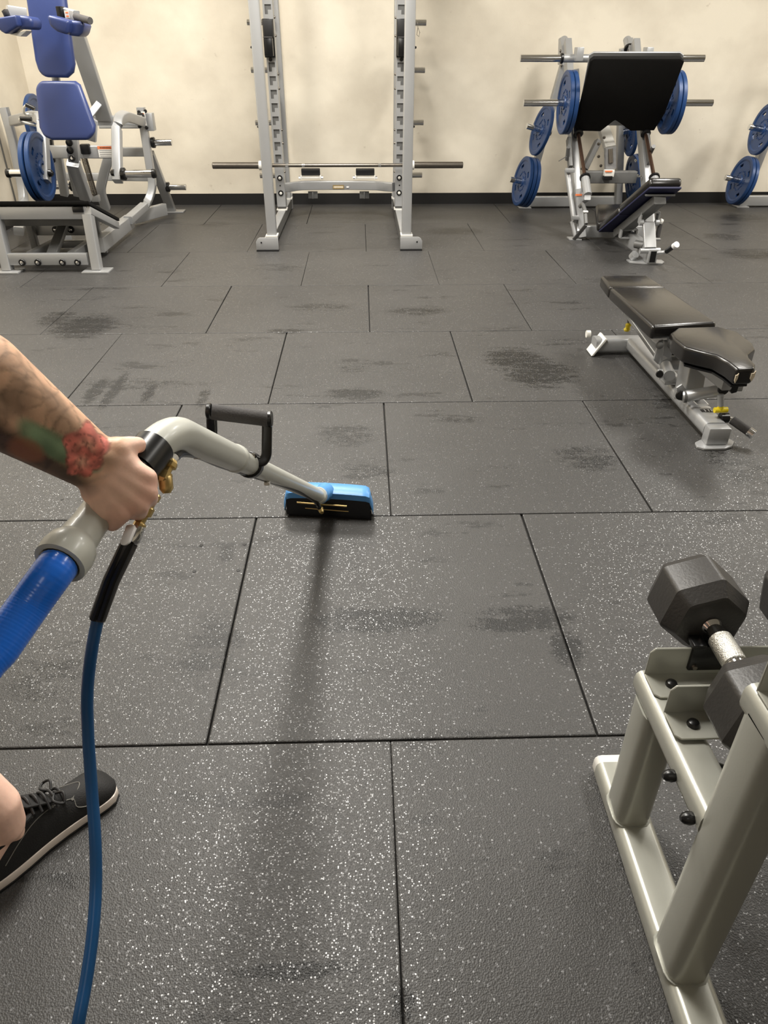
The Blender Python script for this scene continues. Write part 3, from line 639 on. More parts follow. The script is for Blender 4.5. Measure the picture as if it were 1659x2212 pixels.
# ---------------------------------------------------------------- leg press at the right of the wall
def legpress():
    CX = 2.03; s = 'silver'
    t = thing('leg_press', 'silver sled leg press with black footplate and low reclined black seat', 'exercise machine', (CX, 6.3, 0))
    for sg in (-1, 1):
        xr = CX + sg * .29
        fr = B((xr, 6.02, .04), (xr + .01, 7.2, 1.34), .055, .10, 'slide_rail_frame', s, t, (0, -.7, .7))
        xg = CX + sg * .275
        rod = T([(xg, 6.12, .44), (xg, 7.27, 1.305)], .0145, 'guide_rod', 'rust' if sg else 'rust', t)
        T([(xg, 6.72, .891), (xg, 7.27, 1.3055)], .0152, 'rod_chrome', 'chrome', rod)
        d = V((0, 1.15, .865)).normalized(); p = V((xg, 6.12, .44))
        sl = T([p - d * .17, p], .032, 'rod_sleeve', s, t, 18)
        MB().lathe([(.036, 0), (.042, .004), (.042, .018), (.034, .022)], p - d * .004, d, 18).build('bumper_ring', 'gloss', sl)
        B(p - d * .17, p - d * .10 + V((-sg * .0, .10, -.10)), .05, .07, 'sleeve_bracket', s, t)
        p2 = V((xg, 7.27, 1.305))
        cp = T([p2, p2 + d * .10], .034, 'rod_cap', s, t, 18)
        MB().lathe([(.036, -.022), (.042, -.018), (.042, .0), (.036, .004)], p2, d, 18).build('bumper_ring', 'gloss', cp)
        MB().prism([(xr - .03, 7.12, 1.18), (xr - .03, 7.28, 1.18), (xr - .03, 7.36, 1.37), (xr - .03, 7.30, 1.38), (xr - .03, 7.2, 1.3)], (.05, 0, 0)).build('top_bracket', s, t, bevel=.004)
        for k in range(4): bolt(t, (xr - .03, 6.95 + .09 * k, .98 + .1 * k), (-1, 0, 0), .012, 'steel')
        # slanted rear leg with storage horns
        xb, xt = CX + sg * .46, CX + sg * .24
        lg = B((xb, 7.42, 0.0), (xt, 7.3, 1.3), .06, .075, 'rear_leg', s, t, (0, 1, 0))
        MB().bx(xb - .06, xb + .06, 7.36, 7.48, 0, .012).build('foot_plate', s, lg, bevel=.002)
        for k in range(3): bolt(lg, (xb - sg * (.04 + .05 * k), 7.375, .28 + .3 * k), (0, -1, 0), .014, 'steel')
    B((CX - .43, 7.44, .055), (CX + .43, 7.44, .055), .06, .09, 'rear_floor_rail', s, t)
    B((CX - .46 + .16, 7.35, .9), (CX + .30, 7.35, .9), .05, .06, 'rear_crossbeam', s, t)
    # horns of the rear legs (tilted with the legs)
    for p, q in ((A(1190, 287, 7.18), A(1138, 272, 7.15)), (A(1150, 396, 7.20), A(1102, 387, 7.17)), (A(1345, 285, 7.3), A(1395, 276, 7.3)), (A(1352, 392, 7.3), A(1400, 384, 7.3))):
        T([p, q], .025, 'weight_horn', 'chrome', t, 16)
    # shocks / safety stops beside the rails
    sk = T([A(1225, 366, 6.2), A(1241, 480, 6.03)], .022, 'stop_tube', s, t, 16)
    T([A(1235, 478, 6.02), A(1243, 513, 5.98)], .015, 'stop_rod', 'silver', sk, 12)
    MB().box(A(1243, 470, 6.0), (.05, .04, .03)).build('stop_clamp', 'silver', sk, bevel=.004)
    MB().box(A(1231, 368, 6.15), (.07, .04, .03)).build('stop_clamp', 'silver', sk, bevel=.004)
    T([A(1225, 345, 6.4), A(1228, 318, 6.35)], .016, 'safety_handle', 'slot', t, 12); T([A(1404, 332, 6.38), A(1412, 316, 6.30)], .016, 'safety_handle', 'slot', t, 12)
    B(A(1228, 300, 6.5), A(1232, 362, 6.35), .03, .06, 'safety_plate', 'slot', t, (0, 1, 0)); B(A(1397, 290, 6.5), A(1403, 352, 6.35), .03, .06, 'safety_plate', 'slot', t, (0, 1, 0))
    T([A(1224, 338, 6.3), A(1207, 348, 6.25)], .003, 'release_pin', 'gloss', t, 6)
    # lower left post and its orange label
    lp = B(A(1249, 408, 6.08), A(1258, 512, 6.0), .055, .05, 'lower_post', s, t, (0, 1, 0)); MB().box(A(1250, 421, 6.04), (.052, .004, .014)).build('orange_label', 'orange', lp)
    lp = B(A(1400, 396, 6.12), A(1402, 512, 6.02), .055, .05, 'lower_post', s, t, (0, 1, 0))
    # crossbeams and centre column
    B(A(1262, 382, 6.42), A(1372, 382, 6.42), .08, .09, 'middle_crossbeam', 'slot', t)
    B(A(1262, 366, 7.0), A(1292, 305, 7.15), .05, .06, 'diagonal_strut', 'slot', t, (0, 1, 0))
    B(A(1300, 266, 6.80), A(1318, 322, 6.55), .085, .06, 'centre_column', 'label', t, (0, 1, 0))
    bp = B(A(1318, 318, 6.42), A(1318, 366, 6.40), .09, .05, 'smoke_cover', 'plast', t, (0, 1, 0), .01)
    T([A(1318, 322, 6.40), A(1319, 352, 6.38)], .02, 'bumper_spring', 'steel', t, 12)
    MB().box(A(1315, 374, 6.36), (.078, .05, .05)).build('bumper_block', 'label', t, bevel=.004); MB().box(A(1315, 370, 6.33), (.06, .003, .012)).build('orange_label', 'orange', t)
    MB().box(A(1312, 384, 6.35), (.07, .05, .03)).build('bumper_foot', 'gloss', t, bevel=.004)
    for px, py in ((1293, 311), (1293, 338), (1298, 358), (1305, 297), (1290, 376)): bolt(t, A(px, py, 6.5), (0, -1, 0), .012, 'steel')
    for px, py in ((1373, 347), (1378, 380), (1384, 382)): bolt(t, A(px, py, 6.35), (0, -1, 0), .012, 'chrome')
    # sled
    fp = [A(1275, 133, 6.10), A(1283, 127, 6.095), A(1470, 127, 6.095), A(1478, 134, 6.10), A(1436, 245, 6.37), A(1413, 282, 6.48), A(1362, 283, 6.48), A(1333, 262, 6.43), A(1329, 260, 6.425), A(1325, 262, 6.43), A(1297, 284, 6.485), A(1245, 283, 6.48), A(1242, 275, 6.46)]
    nrm = (V(fp[2]) - V(fp[1])).cross(V(fp[9]) - V(fp[2])).normalized()
    if nrm.y < 0: nrm = -nrm
    f = MB().prism(fp, nrm * .03).build('footplate', 'footplate', t, bevel=.004)
    MB().prism([V(p) + nrm * .031 for p in [A(1274, 126, 6.10), A(1284, 120, 6.10), A(1471, 120, 6.10), A(1479, 127, 6.10), A(1416, 278, 6.48), A(1246, 278, 6.48)]], nrm * .012).build('backing_plate', s, t, bevel=.003)
    yb = 6.5
    T([A(1216, 126, yb), A(1432, 126, yb)], .028, 'top_bar', s, t, 18)
    for a, b in ((1216, 1124), (1430, 1521)):
        h = T([A(a, 126, yb), A(b, 126, yb)], .025, 'top_horn', 'chrome', t, 18)
        d = 1 if b > a else -1; MB().lathe([(.034, 0), (.036, .004), (.036, .018), (.03, .022)], A(a, 126, yb), (d, 0, 0), 16).build('horn_collar', 'gloss', h)
    for a, b in ((1250, 1131), (1418, 1539)): T([A(a, 222, 6.47), A(b, 222, 6.47)], .025, 'lower_horn', 'chrome', t, 18)
    B(A(1250, 222, 6.50), A(1418, 222, 6.50), .05, .05, 'lower_bar', s, t)
    for px in (1250, 1399): 
        x = A(px, 117, 6.46); MB().box((x[0], 6.46, x[2] + .0), (.052, .10, .09)).build('bar_bracket', s, t, bevel=.004)
    for px in (1290, 1360): bolt(t, A(px, 117, yb), (0, 0, 1), .006, 'chrome', h=.012)
    for x0 in (1240, 1405): B(A(x0, 150, 6.62), A(x0 + 4, 272, 6.60), .07, .05, 'sled_side', s, t, (0, 1, 0))
    for sg in (-1, 1):
        xg = CX + sg * .275; d = V((0, 1.15, .865)).normalized(); p = V((xg, 6.12, .44)) + d * .47
        MB().lathe([(.03, -.02), (.04, -.012), (.04, .012), (.03, .1)], p, d, 18).build('slide_bushing', 'gloss', t)
    # base
    cr = B((CX - .28, 6.06, .055), (CX + .28, 6.06, .055), .06, .09, 'base_crossbeam', s, t)
    for sg in (-1, 1): MB().bx(CX + sg * .32 - .05, CX + sg * .32 + .05, 5.98, 6.08, 0, .012).build('foot_plate', s, cr, bevel=.003)
    B((CX - .02, 6.05, .09), (CX + .02, 5.26, .07), .055, .10, 'base_rail', s, t)
    e = MB().bx(CX - .012, CX + .052, 5.19, 5.30, .012, .105).build('rail_end', s, t, bevel=.004); MB().bx(CX + .0, CX + .04, 5.187, 5.195, .02, .095).build('rail_opening', 'gloss', e)
    MB().prism([(CX - .12, 5.24, 0), (CX - .02, 5.20, 0), (CX + .10, 5.20, 0), (CX + .13, 5.24, 0), (CX + .13, 5.30, 0), (CX - .12, 5.32, 0)], (0, 0, .012)).build('front_foot', s, t, bevel=.003)
    # back rest
    bl, tl, tr = V(A(1291, 500, 5.85)), V(A(1404, 404, 5.15)), V(A(1474, 404, 5.15))
    w = tr - tl; br = bl + w * 1.12; n = (tl - bl).cross(w).normalized(); 
    if n.z < 0: n = -n
    def padq(a, b, c, d, name, th, m, off=0, bev=.02):
        return MB().prism([p + n * off for p in (a, b, c, d)], n * th).build(name, m, t, bevel=bev, seg=3, angle=60)
    md = bl.lerp(tl, .44); mdr = br.lerp(tr, .44)
    padq(bl, br, mdr - (tl - bl) * .008, md - (tl - bl) * .008, 'lower_back_pad', .055, 'bvinyl')
    padq(md, mdr, tr, tl, 'upper_back_pad', .06, 'bvinyl', .006)
    padq(bl + (tl - bl) * .02, br + (tl - bl) * .02, mdr, md, 'pad_board', .014, 'navy', -.012, .003); padq(md, mdr, tr - (tl - bl) * .01, tl - (tl - bl) * .01, 'pad_board', .014, 'navy', -.008, .003)
    MB().prism([V(p) - V((0, 0, .075)) for p in (G(1291, 480, .165), G(1318, 480, .165), G(1374, 438, .235), G(1287, 440, .235))], (0, 0, .075)).build('seat_pad', 'bvinyl', t, bevel=.022, seg=3, angle=60)
    c0 = bl.lerp(br, .5); c1 = tl.lerp(tr, .5)
    B(c0.lerp(c1, .12) - n * .05, c0.lerp(c1, .9) - n * .05, .085, .06, 'back_beam', 'slot', t)
    MB().box(c0.lerp(c1, .9) - n * .02, (.2, .03, .012)).build('beam_flange', 'slot', t, bevel=.002)
    # square link frames and front link
    def ring(c, w_, h_, name):
        c = V(c); pts = [c + V((a * w_ / 2, 0, b * h_ / 2)) for a, b in ((-1, -1), (1, -1), (1, 1), (-1, 1))]
        m = MB()
        for i in range(4): m.bar(pts[i], pts[(i + 1) % 4], .012, .05, (0, 1, 0), .002)
        return m.build(name, s, t)
    ring(A(1402, 470, 5.36), .125, .075, 'adjuster_frame'); ring(A(1357, 504, 5.62), .115, .06, 'adjuster_frame')
    B(A(1401, 482, 5.33), A(1404, 536, 5.22), .085, .03, 'front_link', 'silver', t, (0, 1, 0))
    for px in (1385, 1419): T([A(px - 4, 481, 5.33), A(px + 4, 481, 5.33)], .02, 'link_pin', 'silver', t, 12)
    T([A(1382, 542, 5.22), A(1425, 541, 5.22)], .019, 'front_pin', s, t, 14)
    T([A(1366, 556, 5.3), A(1372, 549, 5.28)], .03, 'pin_boss', s, t, 14); T([A(1372, 527, 5.4), A(1390, 530, 5.36)], .028, 'pin_boss', 'slot', t, 14)
    T([A(1418, 546, 5.2), A(1438, 545, 5.18), A(1446, 538, 5.12)], .013, 'adjust_handle', s, t, 12, .04)
    g = T([A(1440, 543, 5.13), A(1458, 530, 5.05)], .017, 'handle_grip', 'gloss', t, 12); T([A(1456, 532, 5.055), A(1462, 528, 5.03)], .021, 'handle_tip', 'white', g, 14)
    # side grips
    T([A(1252, 447, 5.95), A(1258, 440, 5.93), A(1264, 455, 5.86), A(1266, 484, 5.78)], .015, 'side_handle', 'slot', t, 12, .03)
    B(A(1266, 486, 5.78), A(1240, 517, 5.9), .03, .012, 'handle_link', 'slot', t, (0, 1, 0)); MB().box(A(1265, 457, 5.84), (.035, .03, .012)).build('handle_clamp', 'white', t, bevel=.003)
    T([A(1427, 482, 5.35), A(1420, 513, 5.35)], .016, 'side_handle', 'grip', t, 12); T([A(1425, 478, 5.35), A(1430, 480, 5.35)], .02, 'side_handle_cap', 'label', t, 12)
legpress()
xa = A(1236, 222, 6.47)[0]; xb = A(1440, 222, 6.47)[0]; zc = A(1236, 222, 6.47)[2]
for k in range(2):
    plate((xa - .055 + .037 * k, 6.47, zc), ['outer blue plate on the left sled horn of the leg press', 'inner blue plate on the left sled horn of the leg press, against the footplate'][k], (0.4 + k, 0, 0), 'plates on the leg press sled')
    plate((xb + .02 + .037 * k, 6.47, zc), ['inner blue plate on the right sled horn of the leg press, behind the footplate edge', 'outer blue plate on the right sled horn of the leg press'][k], (1.3 + k, 0, 0), 'plates on the leg press sled')
def on_horn(p, q, f, step, labels, grp, rx=0.3, sc=1.0):
    p, q = V(p), V(q); d = (p - q).normalized()
    for k, l in enumerate(labels):
        c = q.lerp(p, f) + d * step * k
        e = (V((1, 0, 0)).rotation_difference(d) @ Matrix.Rotation(rx + k, 3, 'X').to_quaternion()).to_euler()
        plate(c, l, e, grp, sc=sc)
on_horn(A(1190, 287, 7.18), A(1138, 272, 7.15), .60, .037, ['upper blue plate on the left storage leg of the leg press'], 'plates stored on the leg press', sc=.94)
on_horn(A(1150, 396, 7.20), A(1102, 387, 7.17), .55, .037, ['outermost of three blue plates low on the left storage leg of the leg press', 'middle of three blue plates low on the left storage leg of the leg press', 'innermost of three blue plates low on the left storage leg of the leg press'], 'plates stored on the leg press', sc=.95)
on_horn(A(1395, 276, 7.3), A(1345, 285, 7.3), .3, .037, ['upper blue plate seen between the leg press rails, on the right storage leg'], 'plates stored on the leg press', sc=.95)
on_horn(A(1400, 384, 7.3), A(1352, 392, 7.3), .35, .037, ['left of two blue plates seen low between the leg press rails', 'right of two blue plates seen low between the leg press rails'], 'plates stored on the leg press')

# plate tree cut off by the right edge
t = thing('plate_storage_frame', 'silver plate storage frame cut by the right edge, against the back wall', 'plate rack', (4.0, 7.42, 0))
q = V(A(1599, 447, 7.42)); top = V(A(1672, 262, 7.35))
MB().bar((q.x, 7.42, 0), top, .06, .075, (0, 1, 0)).build('slanted_leg', 'silver', t)
top2 = V((top.x + .45, 7.35, 1.0)); MB().bar(top, (top.x + .08, 7.3, 1.25), .06, .075, (0, 1, 0)).build('slanted_leg_top', 'silver', t)
MB().bar((q.x + .92, 7.42, 0), (top.x + .3, 7.3, 1.25), .06, .075, (0, 1, 0)).build('slanted_leg', 'silver', t)
MB().bar((q.x, 7.44, .055), (q.x + .92, 7.44, .055), .06, .09).build('floor_rail', 'silver', t)
MB().bar((top.x + .06, 7.3, 1.25), (top.x + .32, 7.3, 1.25), .06, .06).build('top_bar', 'silver', t)
MB().bx(q.x - .06, q.x + .06, 7.36, 7.48, 0, .012).build('foot_plate', 'silver', t, bevel=.002)
h1 = (A(1608, 392, 7.20), A(1567, 383, 7.20)); h2 = (A(1655, 281, 7.18), A(1618, 274, 7.18))
for a, b in (h1, h2): T([V(a) + (V(a) - V(b)) * .3, b], .025, 'weight_horn', 'chrome', t, 16)
on_horn(*h1, .78, .037, ['blue plate on the lower horn at the right edge, nearest its tip', 'blue plate on the lower horn at the right edge, nearest the frame'], 'plates at the right edge', sc=.94)
on_horn(*h2, .82, .037, ['blue plate on the upper horn at the right edge, cut by the picture edge'], 'plates at the right edge', sc=.94)

# ---------------------------------------------------------------- adjustable bench
def bench():
    t = thing('adjustable_bench', 'grey adjustable bench with worn black vinyl pads at the right', 'bench', (1.32, 3.0, 0)); s = 'silver'
    sx = 1.345
    sp = B((sx, 2.46, .055), (sx, 3.42, .055), .088, .06, 'spine', s, t, r=.02)
    MB().prism([G(1500, 960, 0), G(1514, 953, 0), G(1572, 951, 0), G(1585, 958, 0), G(1580, 968, 0), G(1566, 973, 0), G(1520, 974, 0), G(1504, 969, 0)], (0, 0, .01)).build('front_foot', s, t, bevel=.003)
    MB().box((sx, 2.44, .045), (.085, .05, .07)).build('front_block', s, t, bevel=.006)
    rc = MB().bar((1.15, 3.45, .045), (1.56, 3.45, .045), .085, .07, r=.018).build('rear_crosstube', s, t)
    for k in (-1, 1):
        x = 1.355 + k * .215
        MB().prism([(x - k * .06, 3.40, .085), (x, 3.39, .004), (x + k * .012, 3.39, .004), (x - k * .048, 3.40, .09)], (0, .1, 0)).build('end_plate', 'label', rc, bevel=.003)
    T([(1.13, 3.53, .07), (1.15, 3.53, .07)], .018, 'transport_wheel', 'label', rc, 14)
    # labels on the spine and the number tag
    MB().box((sx + .012, 2.66, .0858), (.05, .075, .001)).build('spec_label', 'label', sp); MB().box((sx + .012, 2.66, .0862), (.042, .066, .001)).build('spec_label_face', 'slot', sp)
    MB().box((sx + .012, 2.595, .0858), (.04, .018, .001)).build('small_label', 'label', sp)
    MB().box((sx + .012, 2.565, .0858), (.062, .024, .001)).build('number_tag', 'ink', sp)
    text('118', 'number_text', .03, (sx + .012, 2.565, .0866), (1, 0, 0), (0, 1, 0), 'white', sp)
    # roller grip at the front
    T([(sx + .03, 2.50, .085), (sx + .06, 2.50, .085)], .02, 'roller_hub', 'gloss', t, 14)
    g = T([(sx + .075, 2.49, .08), (sx + .125, 2.43, .055)], .017, 'lift_grip', 'grip', t, 14); T([(sx + .12, 2.436, .057), (sx + .134, 2.419, .05)], .019, 'grip_tip', 'chrome', g, 14)
    T([(sx + .045, 2.5, .085), (sx + .08, 2.485, .08)], .012, 'grip_stub', 'chrome', t, 12)
    # seat post, lugs, link and plungers
    B(A(1484, 862, 2.72), A(1499, 780, 2.76), .075, .10, 'seat_post', s, t, (0, 1, 0))
    MB().prism([A(1462, 838, 2.68), A(1474, 830, 2.68), A(1485, 846, 2.68), A(1478, 868, 2.68), A(1462, 862, 2.68)], (0, .012, 0)).build('pivot_lug', s, t, bevel=.002)
    lk = T([A(1478, 857, 2.62), A(1562, 842, 2.56)], .023, 'link_tube', s, t, 16); T([A(1477, 857, 2.617), A(1483, 857, 2.615)], .024, 'link_end', 'slot', lk, 14)
    MB().lathe([(.02, 0), (.018, .008), (.008, .012)], A(1470, 854, 2.66), (-.3, -1, .1), 14).build('pivot_bolt', 'gloss', t)
    MB().lathe([(.021, 0), (.019, .008), (.008, .012)], A(1562, 841, 2.52), (-.2, -1, .1), 14).build('pivot_bolt', 'gloss', t)
    MB().prism([A(1553, 833, 2.54), A(1566, 832, 2.54), A(1573, 846, 2.54), A(1562, 856, 2.54), A(1552, 850, 2.54)], (0, .012, 0)).build('pivot_lug', s, t, bevel=.002)
    MB().prism([A(1575, 836, 2.52), A(1598, 830, 2.52), A(1592, 848, 2.52), A(1580, 851, 2.52)], (0, .03, 0)).build('latch_block', 'gloss', t, bevel=.003)
    B(A(1570, 828, 2.56), A(1600, 828, 2.56), .05, .05, 'seat_receiver', s, t); B(A(1515, 785, 2.70), A(1572, 830, 2.5), .04, .05, 'seat_beam', s, t)
    pg = T([A(1557, 853, 2.5), A(1557, 876, 2.5)], .012, 'plunger_stem', s, t, 12)
    T([A(1557, 874, 2.5), A(1556, 885, 2.5)], .011, 'plunger_knob', 'yellow', pg, 12); T([A(1543, 886, 2.5), A(1571, 885, 2.5)], .011, 'plunger_crossbar', 'yellow', pg, 14)
    # backrest mechanism
    B(A(1357, 668, 3.30), A(1440, 784, 2.92), .05, .05, 'back_strut', s, t, (0, 1, 0)); B(A(1382, 690, 3.2), A(1448, 740, 2.93), .07, .04, 'back_beam', s, t, (0, 1, 0))
    MB().prism([A(1424, 738, 2.84), A(1434, 735, 2.84), A(1432, 782, 2.84), A(1422, 788, 2.84), A(1412, 778, 2.84)], (0, .014, 0)).build('cam_plate', s, t, bevel=.003)
    MB().prism([A(1434, 737, 2.86), A(1442, 736, 2.86), A(1455, 760, 2.86), A(1447, 776, 2.86), A(1432, 768, 2.86)], (0, .014, 0)).build('cam_plate', s, t, bevel=.003)
    MB().lathe([(.016, 0), (.014, .008), (.006, .012)], A(1425, 746, 2.835), (-.3, -1, .1), 14).build('pivot_bolt', 'slot', t)
    T([A(1430, 785, 2.96), A(1505, 783, 2.9)], .032, 'cross_tube', s, t, 16)
    T([A(1438, 790, 2.90), A(1446, 812, 2.80)], .024, 'receiver_tube', s, t, 16); MB().lathe([(.016, 0), (.014, .008)], A(1425, 808, 2.8), (-.3, -1, .1), 14).build('pivot_bolt', 'gloss', t)
    for px in (1427, 1452): MB().prism([A(px - 5, 800, 2.83), A(px + 5, 798, 2.83), A(px + 6, 816, 2.80), A(px - 4, 820, 2.80)], (0, .012, 0)).build('receiver_lug', s, t, bevel=.002)
    MB().box(A(1447, 822, 2.84), (.07, .07, .012)).build('receiver_base', s, t, bevel=.003)
    rd = T([A(1356, 670, 3.32), A(1357, 700, 3.32)], .004, 'plunger_rod', 'steel', t, 8); MB().lathe([(.012, -.018), (.016, -.01), (.011, .0), (.015, .014), (.010, .02)], A(1356, 707, 3.32), (.15, 0, 1), 14).build('plunger_knob', 'yellow', rd)
    MB().lathe([(.014, 0), (.012, .01)], A(1341, 655, 3.4), (-1, -.3, 0), 12).build('frame_bolt', 'gloss', t)
    # pads
    zt = .345; th = .058
    def pad(pts, name, bev=.016): return MB().prism([V(p) - V((0, 0, th)) for p in pts], (0, 0, th)).build(name, 'bvinyl', t, bevel=bev, seg=4, angle=60)
    pad([(1.166, 2.815, zt), (1.452, 2.86, zt), (1.425, 3.385, zt), (1.160, 3.385, zt)], 'backrest_pad')
    pad([(1.160, 3.389, zt), (1.424, 3.389, zt), (1.412, 3.60, zt), (1.178, 3.60, zt)], 'headrest_section')
    MB().bx(1.166, 1.420, 3.376, 3.398, zt - th + .004, zt + .0008).build('pad_seam', 'bvinyl', t, bevel=.006, seg=3)
    so = [G(1448, 719, .345), G(1464, 707, .345), G(1551, 704, .345), G(1594, 716, .345), G(1627, 741, .345), G(1632, 753, .345), G(1617, 764, .345), G(1620, 772, .345), G(1633, 786, .345), G(1632, 795, .345), G(1592, 797, .345), G(1572, 781, .345), G(1546, 766, .345), G(1508, 757, .345), G(1478, 749, .345), G(1456, 731, .345)]
    MB().prism([V(p) - V((0, 0, .062)) for p in so], (0, 0, .062)).build('seat_pad', 'bvinyl', t, bevel=.011, seg=4, angle=60)
    MB().prism([(V(p) - V((1.33, 2.5, 0))) * .9 + V((1.33, 2.5, 0)) - V((0, 0, .040 )) for p in so[1:-1]], (0, 0, .007)).build('seat_board', 'gloss', t)
    n0 = V(so[10]) - V((0, 0, .026)); n1 = V(so[9]) - V((0, 0, .022)); d = (n1 - n0); o_ = V((d.y, -d.x, 0)).normalized()
    if o_.y > 0: o_ = -o_
    for f0, f1, sc in ((.0, .14, 1), (.84, 1.04, 1.3)):
        a = n0.lerp(n1, f0) + o_ * .001; b = n0.lerp(n1, f1) + o_ * .001
        MB().prism([a + V((0, 0, .004)), a + V((0, 0, -.016)), a.lerp(b, .5) + V((0, 0, -.026)), b + V((0, 0, -.01)), b + V((0, 0, .010 * sc)), a.lerp(b, .6) + V((0, 0, .004))], o_ * .004).build('torn_vinyl', 'foam', t)
bench()
for yy, px in ((0, 0),): pass

# ---------------------------------------------------------------- dumbbell rack at the lower right
def dbrack():
    m = 'rackgrey'
    t = thing('dumbbell_rack', 'warm grey two tier dumbbell rack at the lower right corner', 'dumbbell rack', (.9, .75, 0))
    def side(x):
        xa, xb = x, x + .066; xc = (xa + xb) / 2
        r = MB().bar((xc + .006, .95, .026), (xc + .003, .12, .026), .072, .05, r=.014).build('base_rail', m, t)
        MB().bar((xc + .006, .968, .026), (xc + .006, .948, .026), .07, .048, r=.014).build('end_cap', 'label', r)
        p = MB().bar((xc, .842, .05), (xc, .842, .335), .066, .075, (0, 1, 0), .02).build('front_post', m, t)
        MB().bar((xc, .842, .046), (xc, .842, .052), .072, .082, (0, 1, 0), .022).build('weld_seam', m, p)
        p = MB().bar((xc, .572, .05), (xc, .572, .60), .066, .08, (0, 1, 0), .02).build('rear_post', m, t)
        MB().bar((xc, .572, .046), (xc, .572, .052), .072, .087, (0, 1, 0), .022).build('weld_seam', m, p)
        lr = MB().bar((xc, .885, .355), (xc, .60, .362), .066, .045, r=.014).build('lower_arm', m, t)
        for k, y in enumerate((.690, .618)): MB().lathe([(.009, 0), (.010, .006), (.008, .014), (.004, .018)], (xa, y, .352), (-1, 0, 0), 10).build('arm_bolt', 'gloss', lr)
        MB().lathe([(.009, 0), (.010, .006), (.008, .014), (.004, .018)], (xb, .700, .352), (1, 0, 0), 10).build('arm_bolt', 'gloss', lr)
        MB().bar((xc, .615, .605), (xc, .34, .615), .066, .045, r=.014).build('upper_arm', m, t)
    side(.463); side(1.55)
    def angle(y, z, name, x0=.472, x1=1.61):
        c = .008
        mb = MB()
        mb.prism([(x0 + c, y - .055, z), (x0, y - .047, z), (x0, y, z), (x1, y, z), (x1, y - .055, z)], (0, 0, .004))
        mb.prism([(x0, y - .002, z), (x0, y - .002, z + .052), (x0 + c, y - .002, z + .062), (x1, y - .002, z + .062), (x1, y - .002, z)], (0, .004, 0))
        a = mb.build(name, m, t, bevel=.0012, seg=1)
        MB().lathe([(.010, 0), (.010, .003), (.008, .007), (.004, .009)], (x0 + .036, y - .028, z + .004), (0, 0, 1), 14).build('angle_bolt', 'gloss', a)
        return a
    angle(.872, .380, 'lower_angle_rail'); angle(.782, .386, 'lower_angle_rail')
    angle(.600, .628, 'upper_angle_rail', .468); angle(.51, .634, 'upper_angle_rail', .468)
    for x in (.572, .765):
        b = MB().bx(x - .032, x + .032, .864, .882, .395, .450).build('saddle', 'gloss', t, bevel=.003)
        MB().bx(x - .036, x - .014, .858, .886, .448, .458).build('saddle_horn', 'gloss', b, bevel=.002); MB().bx(x + .014, x + .036, .858, .886, .448, .458).build('saddle_horn', 'gloss', b, bevel=.002)
        MB().lathe([(.005, 0), (.004, .004)], (x - .022, .864, .405), (0, -1, 0), 10).build('saddle_screw', 'steel', b)
dbrack()
def hexhead(y0, y1, s):
    # six sided rubber head, bevelled at both ends; s = +1 far end, axis along local Y
    mb = MB(); R = .0765; L = abs(y1 - y0); d = 1 if y1 > y0 else -1
    prof = [(.052, 0), (R * .78, .003), (R, .030), (R, L - .024), (R * .84, L - .002), (.05, L)]
    mb.lathe(prof, (0, y0, 0), (0, d, 0), 6, 0)
    return mb
def dumbbell(loc, label, tilt):
    r = bpy.data.objects.new('hex_dumbbell', None); C.objects.link(r); r['_w'] = (0, 0, 0)
    r['label'] = label; r['category'] = 'dumbbell'; r['group'] = 'hex dumbbells on the lower tier'
    for s in (1, -1):
        h = hexhead(s * .062, s * .182, s).build('head', 'hexrub', r, bevel=.006, seg=3, angle=25)
        MB().lathe([(.048, 0), (.05, .001), (.05, .003), (.047, .004)], (0, s * .181, 0), (0, s, 0), 28).build('head_ring', 'hexemb', h)
    tx = text('50', 'weight_number', .04, (0, .1856, 0), (-1, 0, 0), (0, 0, 1), 'hexemb', r, .001)
    hd = MB().lathe([(.012, -.066), (.0165, -.060), (.0125, -.052), (.0155, -.044), (.0175, -.012), (.0178, 0), (.0175, .012), (.0155, .044), (.0125, .052), (.0165, .060), (.012, .066)], (0, 0, 0), (0, 1, 0), 22).build('handle', 'chrome', r)
    MB().lathe([(.0172, -.03), (.0192, -.028), (.0196, 0), (.0192, .028), (.0172, .03)], (0, 0, 0), (0, 1, 0), 26).build('knurling', 'knurl', hd)
    r.location = loc; r.rotation_euler = (0, tilt, 0); return r
M['knurl'] = mat('knurled_chrome', (205, 203, 196), 0.3, 1.0, 0.1, 60, 0.9, 500)
dumbbell((.572, .826, .475), 'black hex dumbbell with chrome handle, leftmost on the lower tier of the rack', math.radians(-18))
dumbbell((.772, .826, .472), 'black hex dumbbell cut by the right edge, second on the lower tier', math.radians(22))

